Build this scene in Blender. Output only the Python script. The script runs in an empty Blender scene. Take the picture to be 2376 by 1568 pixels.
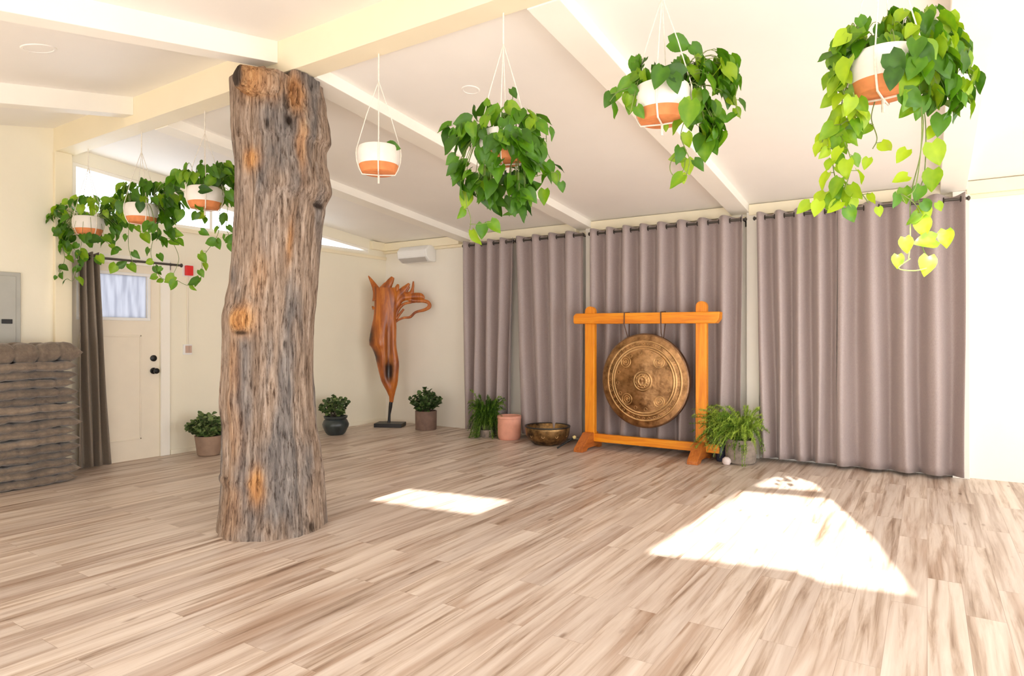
import bpy, bmesh, math, random
from mathutils import Vector, noise
PI = math.pi
S = bpy.context.scene
COL = S.collection

# ------------------------------------------------------------------ camera frame (used to read real distances)
F, TH, CX, YH, H = 1490.5, 0.5738, 1188.0, 779.1, 1.3
FW = Vector((-math.sin(TH), math.cos(TH), 0)); RT = Vector((math.cos(TH), math.sin(TH), 0)); UP = Vector((0, 0, 1)); O = Vector((0, 0, H))
def at(px, py, d):
    return O + (FW + RT*((px-CX)/F) + UP*((YH-py)/F))*d

# ------------------------------------------------------------------ mesh helpers
class MB:
    def __init__(s): s.v = []; s.f = []; s.t = []; s.t2 = []; s.mi = []
    def vert(s, p, tone=0.0, t2=0.0):
        s.v.append(tuple(p)); s.t.append(tone); s.t2.append(t2); return len(s.v)-1
    def face(s, *i, m=0): s.f.append(tuple(i)); s.mi.append(m)
    def box(s, x0, x1, y0, y1, z0, z1):
        b = len(s.v)
        for z in (z0, z1):
            for x, y in ((x0,y0),(x1,y0),(x1,y1),(x0,y1)): s.vert((x,y,z))
        for f in ((0,3,2,1),(4,5,6,7),(0,1,5,4),(1,2,6,5),(2,3,7,6),(3,0,4,7)): s.face(*[b+i for i in f])
    def grid(s, rows, closed=False, cap0=False, cap1=False):
        n = len(rows[0]); idx = [[s.vert(*p) if isinstance(p, tuple) and len(p) == 3 and isinstance(p[0], Vector) else s.vert(p) for p in r] for r in rows]
        for a in range(len(rows)-1):
            for b in range(n if closed else n-1):
                s.face(idx[a][b], idx[a][(b+1)%n], idx[a+1][(b+1)%n], idx[a+1][b])
        if cap0: s.face(*idx[0][::-1])
        if cap1: s.face(*idx[-1])
        return idx
    def tube(s, pts, r, n=6, caps=True, flat=1.0, side=None):
        pts = [Vector(p) for p in pts]; rows = []
        if not isinstance(r, (list, tuple)): r = [r]*len(pts)
        prev = None
        for i, p in enumerate(pts):
            d = (pts[min(i+1, len(pts)-1)]-pts[max(i-1, 0)])
            d = d.normalized() if d.length > 1e-9 else Vector((0,0,1))
            if prev is None:
                a = side or (Vector((0,0,1)) if abs(d.z) < .9 else Vector((1,0,0)))
            else: a = prev
            u = (a - d*a.dot(d)); u = u.normalized() if u.length > 1e-6 else d.orthogonal().normalized()
            w = d.cross(u); prev = u
            rows.append([p + (u*math.cos(2*PI*k/n)*flat + w*math.sin(2*PI*k/n))*r[i] for k in range(n)])
        s.grid(rows, True, caps, caps)
    def lathe(s, prof, c=(0,0,0), n=40, axis='z', cap0=True, cap1=False):
        rows = []
        for r, z in prof:
            row = []
            for k in range(n):
                a = 2*PI*k/n
                if axis == 'z': row.append(Vector((c[0]+r*math.cos(a), c[1]+r*math.sin(a), c[2]+z)))
                elif axis == 'y': row.append(Vector((c[0]+r*math.cos(a), c[1]+z, c[2]+r*math.sin(a))))
                else: row.append(Vector((c[0]+z, c[1]+r*math.cos(a), c[2]+r*math.sin(a))))
            rows.append(row)
        s.grid(rows, True, cap0, cap1)
    def build(s, name, mat, parent=None, smooth=True, bevel=0.0, solid=0.0, angle=None, origin=None):
        me = bpy.data.meshes.new(name)
        v = s.v
        if origin: v = [(a-origin[0], b-origin[1], c-origin[2]) for a, b, c in v]
        me.from_pydata(v, [], s.f)
        if any(s.t): me.attributes.new('tone', 'FLOAT', 'POINT').data.foreach_set('value', s.t)
        if any(s.t2): me.attributes.new('tone2', 'FLOAT', 'POINT').data.foreach_set('value', s.t2)
        for m in (mat if isinstance(mat, (list, tuple)) else [mat]): me.materials.append(m)
        if any(s.mi): me.polygons.foreach_set('material_index', s.mi)
        bm = bmesh.new(); bm.from_mesh(me); bmesh.ops.recalc_face_normals(bm, faces=bm.faces); bm.to_mesh(me); bm.free()
        if smooth:
            me.polygons.foreach_set('use_smooth', [True]*len(me.polygons))
            me.set_sharp_from_angle(angle=math.radians(angle or 40))
        me.update()
        o = bpy.data.objects.new(name, me); COL.objects.link(o)
        if origin: o.location = origin
        if parent is not None:
            o.parent = parent
            o.location = Vector(origin or (0,0,0)) - parent_world(parent)
        if bevel:
            b = o.modifiers.new('bevel', 'BEVEL'); b.width = bevel; b.segments = 2; b.limit_method = 'ANGLE'
        if solid:
            b = o.modifiers.new('solid', 'SOLIDIFY'); b.thickness = solid; b.offset = 0
        return o
def parent_world(p):
    v = Vector((0,0,0))
    while p is not None: v += p.location; p = p.parent
    return v
def tag(o, label=None, cat=None, group=None, kind=None):
    if label: o['label'] = label
    if cat: o['category'] = cat
    if group: o['group'] = group
    if kind: o['kind'] = kind
    return o
def thing(name, loc, label, cat, group=None):
    o = bpy.data.objects.new(name, None); o.empty_display_size = .1; COL.objects.link(o); o.location = loc
    return tag(o, label, cat, group)
def box(name, b, mat, parent=None, bevel=0.0):
    m = MB(); m.box(*b); return m.build(name, mat, parent, smooth=False, bevel=bevel)

def plate(name, outer, holes, fn, depth, mat):
    """flat slab with holes: 2-D loops mapped by fn, extruded by the vector depth"""
    bm = bmesh.new()
    edges = []
    for loop in [outer]+holes:
        vs = [bm.verts.new(fn(*p)) for p in loop]
        for i in range(len(vs)): edges.append(bm.edges.new((vs[i], vs[(i+1)%len(vs)])))
    bmesh.ops.triangle_fill(bm, edges=edges, use_beauty=True, use_dissolve=False)
    r = bmesh.ops.extrude_face_region(bm, geom=bm.faces[:])
    bmesh.ops.translate(bm, verts=[g for g in r['geom'] if isinstance(g, bmesh.types.BMVert)], vec=Vector(depth))
    bmesh.ops.recalc_face_normals(bm, faces=bm.faces)
    me = bpy.data.meshes.new(name); bm.to_mesh(me); bm.free(); me.materials.append(mat)
    o = bpy.data.objects.new(name, me); COL.objects.link(o); return o

# ------------------------------------------------------------------ materials
def newmat(name):
    m = bpy.data.materials.new(name); m.use_nodes = True
    nt = m.node_tree; b = nt.nodes['Principled BSDF']; return m, nt, b
def N(nt, t, **kw):
    n = nt.nodes.new(t)
    for k, v in kw.items():
        if k in n.inputs: n.inputs[k].default_value = v
        else: setattr(n, k, v)
    return n
def ramp(nt, stops, fac=None):
    r = nt.nodes.new('ShaderNodeValToRGB'); e = r.color_ramp.elements
    while len(e) < len(stops): e.new(.5)
    for i, (p, c) in enumerate(stops): e[i].position = p; e[i].color = (*c, 1) if len(c) == 3 else c
    if fac is not None: nt.links.new(fac, r.inputs[0])
    return r
def simple(name, col, rough=.6, metal=0.0, spec=.5, var=.06, scale=6.0, bump=0.0, bscale=60.0):
    m, nt, b = newmat(name)
    tc = N(nt, 'ShaderNodeTexCoord'); no = N(nt, 'ShaderNodeTexNoise', Scale=scale, Detail=4.0)
    nt.links.new(tc.outputs['Object'], no.inputs['Vector'])
    c = Vector(col)
    r = ramp(nt, [(.3, tuple(c*(1-var))), (.7, tuple(min(1, x) for x in c*(1+var)))], no.outputs['Fac'])
    nt.links.new(r.outputs[0], b.inputs['Base Color'])
    b.inputs['Roughness'].default_value = rough; b.inputs['Metallic'].default_value = metal
    b.inputs['Specular IOR Level'].default_value = spec
    if bump:
        n2 = N(nt, 'ShaderNodeTexNoise', Scale=bscale, Detail=3.0); nt.links.new(tc.outputs['Object'], n2.inputs['Vector'])
        bp = N(nt, 'ShaderNodeBump', Strength=bump, Distance=.01); nt.links.new(n2.outputs['Fac'], bp.inputs['Height'])
        nt.links.new(bp.outputs[0], b.inputs['Normal'])
    return m
M = {}
M['wall'] = simple('wall_paint', (.86,.815,.67), .65, var=.015, scale=2, bump=.08, bscale=30)
M['wallwhite'] = simple('wall_paint_white', (.88,.845,.76), .6, var=.015, scale=2, bump=.06, bscale=30)
M['ceiling'] = simple('ceiling_board', (.88,.855,.81), .55, var=.02, scale=1.5)
M['beam'] = simple('beam_paint_shaded', (.87,.79,.59), .5, var=.02, scale=3)  # yellower than the rafters: the beam's shaded look is put into the colour
M['rafter'] = simple('rafter_paint', (.91,.88,.80), .5, var=.02, scale=3)
M['door'] = simple('door_paint', (.83,.76,.63), .45, var=.02)
M['black'] = simple('black_metal', (.02,.02,.02), .35, metal=.6)
M['rodmetal'] = simple('rod_metal', (.10,.09,.08), .4, metal=.8)
M['grommet'] = simple('grommet_metal', (.05,.04,.035), .4, metal=.7)
M['panelgrey'] = simple('panel_grey', (.42,.42,.38), .45, metal=.3, var=.05)
M['white'] = simple('white_plastic', (.84,.84,.82), .4, var=.02)
M['shadowwhite'] = simple('shaded_plastic', (.52,.50,.47), .5, var=.05)  # greyed white, stands in for shade under the wall unit
M['red'] = simple('red_plastic', (.75,.02,.02), .35)
M['outlet'] = simple('outlet_plastic', (.55,.38,.30), .5)
M['glaze'] = simple('white_glaze', (.78,.745,.69), .35, var=.04, scale=20)
M['terra'] = simple('terracotta', (.68,.24,.08), .75, var=.12, scale=25, bump=.1)
M['rope'] = simple('cotton_cord', (.80,.75,.66), .9, var=.1, scale=80)
M['soil'] = simple('soil', (.05,.035,.02), .95, var=.4, scale=60, bump=.8)
M['stem'] = simple('vine_stem', (.16,.22,.05), .6, var=.3, scale=20)
M['woodystem'] = simple('woody_stem', (.10,.08,.05), .8, var=.3)
M['pinkpot'] = simple('pink_clay', (.75,.36,.26), .8, var=.07, scale=12)
M['brownpot'] = simple('brown_clay', (.20,.125,.095), .8, var=.15, scale=14, bump=.15)
M['taupepot'] = simple('taupe_clay', (.30,.20,.14), .8, var=.12, scale=14)
M['greypot'] = simple('grey_stone_pot', (.27,.22,.18), .85, var=.3, scale=18, bump=.25)
M['darkpot'] = simple('dark_glazed', (.035,.045,.045), .28, var=.5, scale=8)
M['bluejar'] = simple('dark_blue_jar', (.03,.035,.06), .25, var=.3)
M['palereflect'] = simple('reflection_tone', (.72,.62,.60), .35)
M['blackbase'] = simple('black_wood_base', (.012,.010,.009), .4)
M['cordbrown'] = simple('gong_cord', (.10,.05,.03), .8)
M['yellowtip'] = simple('felt_tip', (.60,.50,.22), .9)

def mat_foliage(name, dark, mid, bright, trans=.35, rough=.4):
    m, nt, b = newmat(name)
    a = N(nt, 'ShaderNodeAttribute', attribute_name='tone')
    tc = N(nt, 'ShaderNodeTexCoord'); no = N(nt, 'ShaderNodeTexNoise', Scale=25.0, Detail=2.0); nt.links.new(tc.outputs['Object'], no.inputs['Vector'])
    ad = N(nt, 'ShaderNodeMath', operation='MULTIPLY_ADD'); nt.links.new(no.outputs['Fac'], ad.inputs[0]); ad.inputs[1].default_value = .25; nt.links.new(a.outputs['Fac'], ad.inputs[2])
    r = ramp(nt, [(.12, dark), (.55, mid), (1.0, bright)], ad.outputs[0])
    nt.links.new(r.outputs[0], b.inputs['Base Color']); b.inputs['Roughness'].default_value = rough
    tr = N(nt, 'ShaderNodeBsdfTranslucent'); nt.links.new(r.outputs[0], tr.inputs['Color'])
    mx = N(nt, 'ShaderNodeMixShader', Fac=trans); out = nt.nodes['Material Output']
    mx.inputs[0].default_value = trans
    nt.links.new(b.outputs[0], mx.inputs[1]); nt.links.new(tr.outputs[0], mx.inputs[2]); nt.links.new(mx.outputs[0], out.inputs['Surface'])
    return m
M['leaf'] = mat_foliage('pothos_leaf', (.014,.065,.005), (.095,.27,.006), (.42,.60,.015), .35)
M['jade'] = mat_foliage('jade_leaf', (.025,.06,.015), (.07,.13,.03), (.20,.27,.09), .1)
M['fern'] = mat_foliage('fern_needles', (.03,.10,.01), (.15,.31,.02), (.50,.66,.10), .25, .6)

def mat_floor():
    m, nt, b = newmat('plank_floor'); L = nt.links.new
    tc = N(nt, 'ShaderNodeTexCoord')
    mp = N(nt, 'ShaderNodeMapping'); mp.inputs['Rotation'].default_value = (0, 0, PI/2); L(tc.outputs['Object'], mp.inputs['Vector'])
    br = N(nt, 'ShaderNodeTexBrick', offset=.37, offset_frequency=2); L(mp.outputs[0], br.inputs['Vector'])
    for k, v in dict(Scale=1.0, **{'Mortar Size': .0012, 'Mortar Smooth': .2, 'Brick Width': 1.22, 'Row Height': .152}).items(): br.inputs[k].default_value = v
    br.inputs['Color1'].default_value = (0,0,0,1); br.inputs['Color2'].default_value = (1,1,1,1); br.inputs['Mortar'].default_value = (.5,.5,.5,1)
    # per plank offset of the grain
    sc = N(nt, 'ShaderNodeVectorMath', operation='SCALE'); L(br.outputs['Color'], sc.inputs[0]); sc.inputs['Scale'].default_value = 9.0
    add = N(nt, 'ShaderNodeVectorMath', operation='ADD'); L(tc.outputs['Object'], add.inputs[0]); L(sc.outputs[0], add.inputs[1])
    m1 = N(nt, 'ShaderNodeMapping'); m1.inputs['Scale'].default_value = (21, 1.0, 1); L(add.outputs[0], m1.inputs['Vector'])
    n1 = N(nt, 'ShaderNodeTexNoise', Scale=1.0, Detail=7.0, Roughness=.62, Distortion=.5); L(m1.outputs[0], n1.inputs['Vector'])
    m2 = N(nt, 'ShaderNodeMapping'); m2.inputs['Scale'].default_value = (8, .55, 1); L(add.outputs[0], m2.inputs['Vector'])
    n2 = N(nt, 'ShaderNodeTexNoise', Scale=1.0, Detail=3.0, Roughness=.5, Distortion=.8); L(m2.outputs[0], n2.inputs['Vector'])
    r1 = ramp(nt, [(.29, (.27,.185,.13)), (.40, (.49,.39,.31)), (.50, (.645,.555,.48)), (.70, (.74,.67,.60))], n1.outputs['Fac'])
    r2 = ramp(nt, [(.34, (.68,.59,.53)), (.45, (.90,.88,.87)), (.60, (1.0,1.0,1.0))], n2.outputs['Fac'])
    mu = N(nt, 'ShaderNodeMix', data_type='RGBA', blend_type='MULTIPLY'); mu.inputs[0].default_value = 1
    L(r1.outputs[0], mu.inputs[6]); L(r2.outputs[0], mu.inputs[7])
    r3 = ramp(nt, [(0.0, (.90,.88,.88)), (1.0, (1.06,1.05,1.04))], br.outputs['Color'])
    mu2 = N(nt, 'ShaderNodeMix', data_type='RGBA', blend_type='MULTIPLY'); mu2.inputs[0].default_value = 1
    L(mu.outputs[2], mu2.inputs[6]); L(r3.outputs[0], mu2.inputs[7])
    # knots
    m3 = N(nt, 'ShaderNodeMapping'); m3.inputs['Scale'].default_value = (5.2, 1.7, 1); L(add.outputs[0], m3.inputs['Vector'])
    vo = N(nt, 'ShaderNodeTexVoronoi', Scale=1.0); L(m3.outputs[0], vo.inputs['Vector'])
    rk = ramp(nt, [(.03, (.42,.33,.27)), (.085, (1,1,1))], vo.outputs['Distance'])
    mu3 = N(nt, 'ShaderNodeMix', data_type='RGBA', blend_type='MULTIPLY'); mu3.inputs[0].default_value = .75
    L(mu2.outputs[2], mu3.inputs[6]); L(rk.outputs[0], mu3.inputs[7])
    rm = ramp(nt, [(0, (1,1,1)), (1, (.72,.66,.62))], br.outputs['Fac'])
    mu4 = N(nt, 'ShaderNodeMix', data_type='RGBA', blend_type='MULTIPLY'); mu4.inputs[0].default_value = 1
    L(mu3.outputs[2], mu4.inputs[6]); L(rm.outputs[0], mu4.inputs[7])
    L(mu4.outputs[2], b.inputs['Base Color'])
    b.inputs['Roughness'].default_value = .38; b.inputs['Specular IOR Level'].default_value = .45
    bp = N(nt, 'ShaderNodeBump', Strength=.12, Distance=.004); L(n1.outputs['Fac'], bp.inputs['Height']); L(bp.outputs[0], b.inputs['Normal'])
    return m
M['floor'] = mat_floor()

def mat_curtain(name, c0, c1):
    m, nt, b = newmat(name); L = nt.links.new
    tc = N(nt, 'ShaderNodeTexCoord'); mp = N(nt, 'ShaderNodeMapping'); mp.inputs['Scale'].default_value = (400, 400, 60); L(tc.outputs['Object'], mp.inputs['Vector'])
    no = N(nt, 'ShaderNodeTexNoise', Scale=1.0, Detail=2.0); L(mp.outputs[0], no.inputs['Vector'])
    r = ramp(nt, [(.3, c0), (.7, c1)], no.outputs['Fac']); L(r.outputs[0], b.inputs['Base Color'])
    b.inputs['Roughness'].default_value = .55; b.inputs['Sheen Weight'].default_value = .2; b.inputs['Specular IOR Level'].default_value = .5; b.inputs['Roughness'].default_value = .45
    return m
M['curtain'] = mat_curtain('mauve_grey_curtain', (.31,.25,.24), (.40,.33,.315))
M['doorcurtain'] = mat_curtain('taupe_curtain', (.17,.135,.10), (.23,.185,.14))

def mat_trunk():
    m, nt, b = newmat('weathered_trunk_wood'); L = nt.links.new
    tc = N(nt, 'ShaderNodeTexCoord')
    def nz(scale, det, rough=.6, dist=0.0):
        mp = N(nt, 'ShaderNodeMapping'); mp.inputs['Scale'].default_value = scale; L(tc.outputs['Object'], mp.inputs['Vector'])
        n = N(nt, 'ShaderNodeTexNoise', Scale=1.0, Detail=det, Roughness=rough, Distortion=dist); L(mp.outputs[0], n.inputs['Vector']); return n
    g = nz((34, 34, 2.6), 8, .72, .6); h = nz((60, 60, 9), 5, .7); lo = nz((3.2, 3.2, .9), 3, .5, .3)
    base = ramp(nt, [(.26, (.09,.062,.045)), (.40, (.22,.155,.11)), (.52, (.36,.27,.205)), (.68, (.52,.42,.345))], g.outputs['Fac'])
    grey = ramp(nt, [(.30, (.07,.062,.06)), (.5, (.21,.185,.17)), (.68, (.37,.33,.30))], g.outputs['Fac'])
    f = ramp(nt, [(.47, (0,0,0)), (.58, (1,1,1))], lo.outputs['Fac'])
    mx = N(nt, 'ShaderNodeMix', data_type='RGBA'); L(f.outputs[0], mx.inputs[0]); L(base.outputs[0], mx.inputs[6]); L(grey.outputs[0], mx.inputs[7])
    a = N(nt, 'ShaderNodeAttribute', attribute_name='tone'); a2 = N(nt, 'ShaderNodeAttribute', attribute_name='tone2')
    warm = ramp(nt, [(.32, (.22,.08,.025)), (.5, (.55,.27,.10)), (.68, (.78,.47,.20))], g.outputs['Fac'])
    mw = N(nt, 'ShaderNodeMix', data_type='RGBA'); L(a.outputs['Fac'], mw.inputs[0]); L(mx.outputs[2], mw.inputs[6]); L(warm.outputs[0], mw.inputs[7])
    pits = ramp(nt, [(.34, (.25,.19,.15)), (.48, (1,1,1)), (.64, (1.2,1.2,1.2))], h.outputs['Fac'])
    mp_ = N(nt, 'ShaderNodeMix', data_type='RGBA', blend_type='MULTIPLY'); mp_.inputs[0].default_value = .9; L(mw.outputs[2], mp_.inputs[6]); L(pits.outputs[0], mp_.inputs[7])
    md = N(nt, 'ShaderNodeMix', data_type='RGBA'); L(a2.outputs['Fac'], md.inputs[0]); L(mp_.outputs[2], md.inputs[6]); md.inputs[7].default_value = (.025,.014,.009,1)
    L(md.outputs[2], b.inputs['Base Color']); b.inputs['Roughness'].default_value = .85; b.inputs['Specular IOR Level'].default_value = .2
    ad = N(nt, 'ShaderNodeMath', operation='ADD'); L(g.outputs['Fac'], ad.inputs[0]); L(h.outputs['Fac'], ad.inputs[1])
    bp = N(nt, 'ShaderNodeBump', Strength=.9, Distance=.02); L(ad.outputs[0], bp.inputs['Height']); L(bp.outputs[0], b.inputs['Normal'])
    return m
M['trunk'] = mat_trunk()

def mat_wood(name, cols, scale, rough=.4, darkcol=(.03,.012,.006), bump=.15):
    m, nt, b = newmat(name); L = nt.links.new
    tc = N(nt, 'ShaderNodeTexCoord'); mp = N(nt, 'ShaderNodeMapping'); mp.inputs['Scale'].default_value = scale; L(tc.outputs['Object'], mp.inputs['Vector'])
    n = N(nt, 'ShaderNodeTexNoise', Scale=1.0, Detail=6.0, Roughness=.6, Distortion=.9); L(mp.outputs[0], n.inputs['Vector'])
    r = ramp(nt, [(.32, cols[0]), (.5, cols[1]), (.68, cols[2])], n.outputs['Fac'])
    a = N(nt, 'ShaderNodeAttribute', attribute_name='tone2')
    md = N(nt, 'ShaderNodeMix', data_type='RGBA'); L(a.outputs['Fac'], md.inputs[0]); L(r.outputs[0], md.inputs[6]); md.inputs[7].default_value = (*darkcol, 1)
    L(md.outputs[2], b.inputs['Base Color']); b.inputs['Roughness'].default_value = rough
    bp = N(nt, 'ShaderNodeBump', Strength=bump, Distance=.005); L(n.outputs['Fac'], bp.inputs['Height']); L(bp.outputs[0], b.inputs['Normal'])
    return m
M['orangeV'] = mat_wood('orange_pine_upright', ((.66,.18,.004), (.80,.265,.006), (.86,.35,.015)), (30, 30, 2))
M['orangeH'] = mat_wood('orange_pine_rail', ((.66,.18,.004), (.80,.265,.006), (.86,.35,.015)), (2, 30, 30))
M['orangeF'] = mat_wood('brown_pine_foot', ((.34,.09,.015), (.46,.13,.02), (.55,.18,.03)), (30, 3, 30))
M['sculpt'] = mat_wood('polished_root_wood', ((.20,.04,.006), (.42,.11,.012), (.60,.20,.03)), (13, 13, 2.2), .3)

def mat_bronze(name, base, mott, rough=.33, aniso=.0, metal=.85):
    m, nt, b = newmat(name); L = nt.links.new
    tc = N(nt, 'ShaderNodeTexCoord')
    n = N(nt, 'ShaderNodeTexNoise', Scale=9.0, Detail=6.0, Roughness=.65); L(tc.outputs['Object'], n.inputs['Vector'])
    r = ramp(nt, [(.35, mott), (.62, base)], n.outputs['Fac'])
    a = N(nt, 'ShaderNodeAttribute', attribute_name='tone')
    md = N(nt, 'ShaderNodeMix', data_type='RGBA'); L(a.outputs['Fac'], md.inputs[0]); L(r.outputs[0], md.inputs[6]); md.inputs[7].default_value = (.85,.56,.25,1)
    L(md.outputs[2], b.inputs['Base Color']); b.inputs['Metallic'].default_value = metal; b.inputs['Roughness'].default_value = rough
    if aniso:
        b.inputs['Anisotropic'].default_value = aniso
        tg = N(nt, 'ShaderNodeTangent', direction_type='RADIAL', axis='Y'); L(tg.outputs[0], b.inputs['Tangent'])
    v = N(nt, 'ShaderNodeTexVoronoi', Scale=34.0); L(tc.outputs['Object'], v.inputs['Vector'])
    bp = N(nt, 'ShaderNodeBump', Strength=.25, Distance=.004); L(v.outputs['Distance'], bp.inputs['Height']); L(bp.outputs[0], b.inputs['Normal'])
    return m
M['gong'] = mat_bronze('hammered_gong_bronze', (.50,.28,.125), (.17,.085,.035), .34, .88, 1.0)
M['bowl'] = mat_bronze('singing_bowl_bronze', (.36,.21,.08), (.03,.018,.010), .4)
M['gongrim'] = mat_bronze('dark_gong_rim', (.30,.17,.09), (.15,.08,.045), .45)

def mat_mat():
    m, nt, b = newmat('grey_brown_quilted_cotton'); L = nt.links.new
    tc = N(nt, 'ShaderNodeTexCoord'); n = N(nt, 'ShaderNodeTexNoise', Scale=12.0, Detail=6.0, Roughness=.7); L(tc.outputs['Object'], n.inputs['Vector'])
    a = N(nt, 'ShaderNodeAttribute', attribute_name='tone')
    r = ramp(nt, [(.3, (.12,.092,.07)), (.7, (.25,.20,.15))], n.outputs['Fac'])
    oi = N(nt, 'ShaderNodeObjectInfo'); rr = ramp(nt, [(0, (.78,.76,.75)), (1, (1.25,1.2,1.15))], oi.outputs['Random'])
    mu = N(nt, 'ShaderNodeMix', data_type='RGBA', blend_type='MULTIPLY'); mu.inputs[0].default_value = 1; L(r.outputs[0], mu.inputs[6]); L(rr.outputs[0], mu.inputs[7])
    L(mu.outputs[2], b.inputs['Base Color']); b.inputs['Roughness'].default_value = .95; b.inputs['Sheen Weight'].default_value = .3
    n2 = N(nt, 'ShaderNodeTexNoise', Scale=45.0, Detail=4.0); L(tc.outputs['Object'], n2.inputs['Vector'])
    bp = N(nt, 'ShaderNodeBump', Strength=.6, Distance=.012); L(n2.outputs['Fac'], bp.inputs['Height']); L(bp.outputs[0], b.inputs['Normal'])
    return m
M['mat'] = mat_mat()

def mat_glass():
    m, nt, b = newmat('clear_pane'); L = nt.links.new; nt.nodes.remove(b)
    t = N(nt, 'ShaderNodeBsdfTransparent'); t.inputs[0].default_value = (.95,.97,1,1); g = N(nt, 'ShaderNodeBsdfGlossy', Roughness=.05)
    mx = N(nt, 'ShaderNodeMixShader'); mx.inputs[0].default_value = .05
    L(t.outputs[0], mx.inputs[1]); L(g.outputs[0], mx.inputs[2]); L(mx.outputs[0], nt.nodes['Material Output'].inputs['Surface']); return m
M['glass'] = mat_glass()
def mat_frost():
    m, nt, b = newmat('frosted_pane'); L = nt.links.new; nt.nodes.remove(b)
    tc = N(nt, 'ShaderNodeTexCoord'); mp = N(nt, 'ShaderNodeMapping'); mp.inputs['Scale'].default_value = (1, 22, 2.5); L(tc.outputs['Object'], mp.inputs['Vector'])
    n = N(nt, 'ShaderNodeTexNoise', Scale=1.0, Detail=2.0); L(mp.outputs[0], n.inputs['Vector'])
    r = ramp(nt, [(.35, (.40,.405,.44)), (.6, (.50,.505,.535))], n.outputs['Fac'])
    t = N(nt, 'ShaderNodeBsdfTranslucent'); d = N(nt, 'ShaderNodeBsdfDiffuse'); L(r.outputs[0], t.inputs[0]); L(r.outputs[0], d.inputs[0])
    mx = N(nt, 'ShaderNodeMixShader'); mx.inputs[0].default_value = .25
    L(t.outputs[0], mx.inputs[1]); L(d.outputs[0], mx.inputs[2]); L(mx.outputs[0], nt.nodes['Material Output'].inputs['Surface']); return m
M['frost'] = mat_frost()

# ------------------------------------------------------------------ room
XL, YB, YR, XR = -6.97, 7.22, -1.6, 3.2         # left wall, curtain wall, rear wall, right wall
def zcl(y): return 3.27 + .196*(y-2.76)          # ceiling on the near side of the ridge
def zcr(y): return 2.70 + .1*(YB-y)              # ceiling on the far side
def struct(o, label, cat): return tag(o, label, cat, kind='structure')

m = MB(); m.box(XL-.1, XR+.1, YR-.1, YB+.1, -.1, 0)
struct(m.build('floor', M['floor'], smooth=False), 'pale grey-brown wood plank floor of the whole room', 'floor')
# sun openings: unseen holes added in the near roof, shaped to cast sun patches
SD = Vector((-.33, 1, -.52))
def roofpt(x, y):
    t = (2.73+.196*y-.001)/(.716); return (x+.33*t, y-t)
big = [(-1.311,5.545),(-.652,5.667),(-.30,4.75),(-.038,3.752),(-.45,3.70),(-.62,3.80),(-1.419,3.617),(-1.36,4.5)]
small = [(-1.261,5.741),(-.718,5.876),(-.82,6.17),(-1.0,6.36),(-1.12,6.36),(-1.21,6.14)]
par = [(-3.701,4.091),(-2.741,4.254),(-2.74,3.737),(-3.691,3.608)]
holes = [[roofpt(*p) for p in q] for q in (big, small, par)]
near = plate('ceiling', [(XL-.1,YR-.1),(XR+.1,YR-.1),(XR+.1,2.80),(XL-.1,2.80)], holes, lambda x, y: (x, y, zcl(y)), (0,0,.03), M['ceiling'])
struct(near, 'white sloping ceiling on the near side of the ridge beam, with the recessed light', 'ceiling')
far = plate('ceiling', [(XL-.1,2.88),(XR+.1,2.88),(XR+.1,YB+.1),(XL-.1,YB+.1)], [], lambda x, y: (x, y, zcr(y)), (0,0,.08), M['ceiling'])
struct(far, 'white sloping ceiling between the ridge beam and the curtain wall', 'ceiling')
# left wall with door and clerestory openings
DY0, DY1, DZ = 2.86, 3.77, 2.04
cl = [(2.925,2.50),(6.86,2.53),(6.86,2.60),(2.925,2.993)]
lw = plate('wall_left', [(YR-.1,0),(DY0,0),(DY0,DZ),(DY1,DZ),(DY1,0),(YB+.1,0),(YB+.1,zcr(YB)+.05),(2.93,3.19),(2.76,3.29),(YR-.1,zcl(YR)+.02)], [cl], lambda y, z: (XL, y, z), (-.12,0,0), M['wall'])
struct(lw, 'cream wall on the left with the panelled door and high windows', 'wall')
bw = plate('wall_back', [(XL-.1,0),(XR+.1,0),(XR+.1,2.74),(XL-.1,2.74)], [], lambda x, z: (x, YB, z), (0,.12,0), M['wallwhite'])
struct(bw, 'white wall behind the grey curtains', 'wall')
rw = plate('wall_rear', [(XL-.1,0),(XR+.1,0),(XR+.1,zcl(YR)+.02),(XL-.1,zcl(YR)+.02)], [[(-5.2,.12),(-1.3,.12),(-1.3,1.28),(-5.2,1.28)],[(-.9,.12),(2.8,.12),(2.8,1.28),(-.9,1.28)]], lambda x, z: (x, YR, z), (0,-.12,0), M['wallwhite'])  # both openings added to bring in sky light from behind the camera
struct(rw, 'white wall behind the camera with two wide openings added for sky light', 'wall')
rr = plate('wall_right', [(YR-.1,0),(YB+.1,0),(YB+.1,2.73),(2.93,3.19),(2.76,3.29),(YR-.1,zcl(YR)+.02)], [[(-1.4,.06),(2.6,.06),(2.6,2.36),(-1.4,2.36)],[(2.95,.06),(6.3,.06),(6.3,2.3),(2.95,2.3)]], lambda y, z: (XR, y, z), (.12,0,0), M['wallwhite'])  # unseen openings added here to brighten the room
struct(rr, 'white wall out of frame on the right with two wide openings added for sky light', 'wall')

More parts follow.
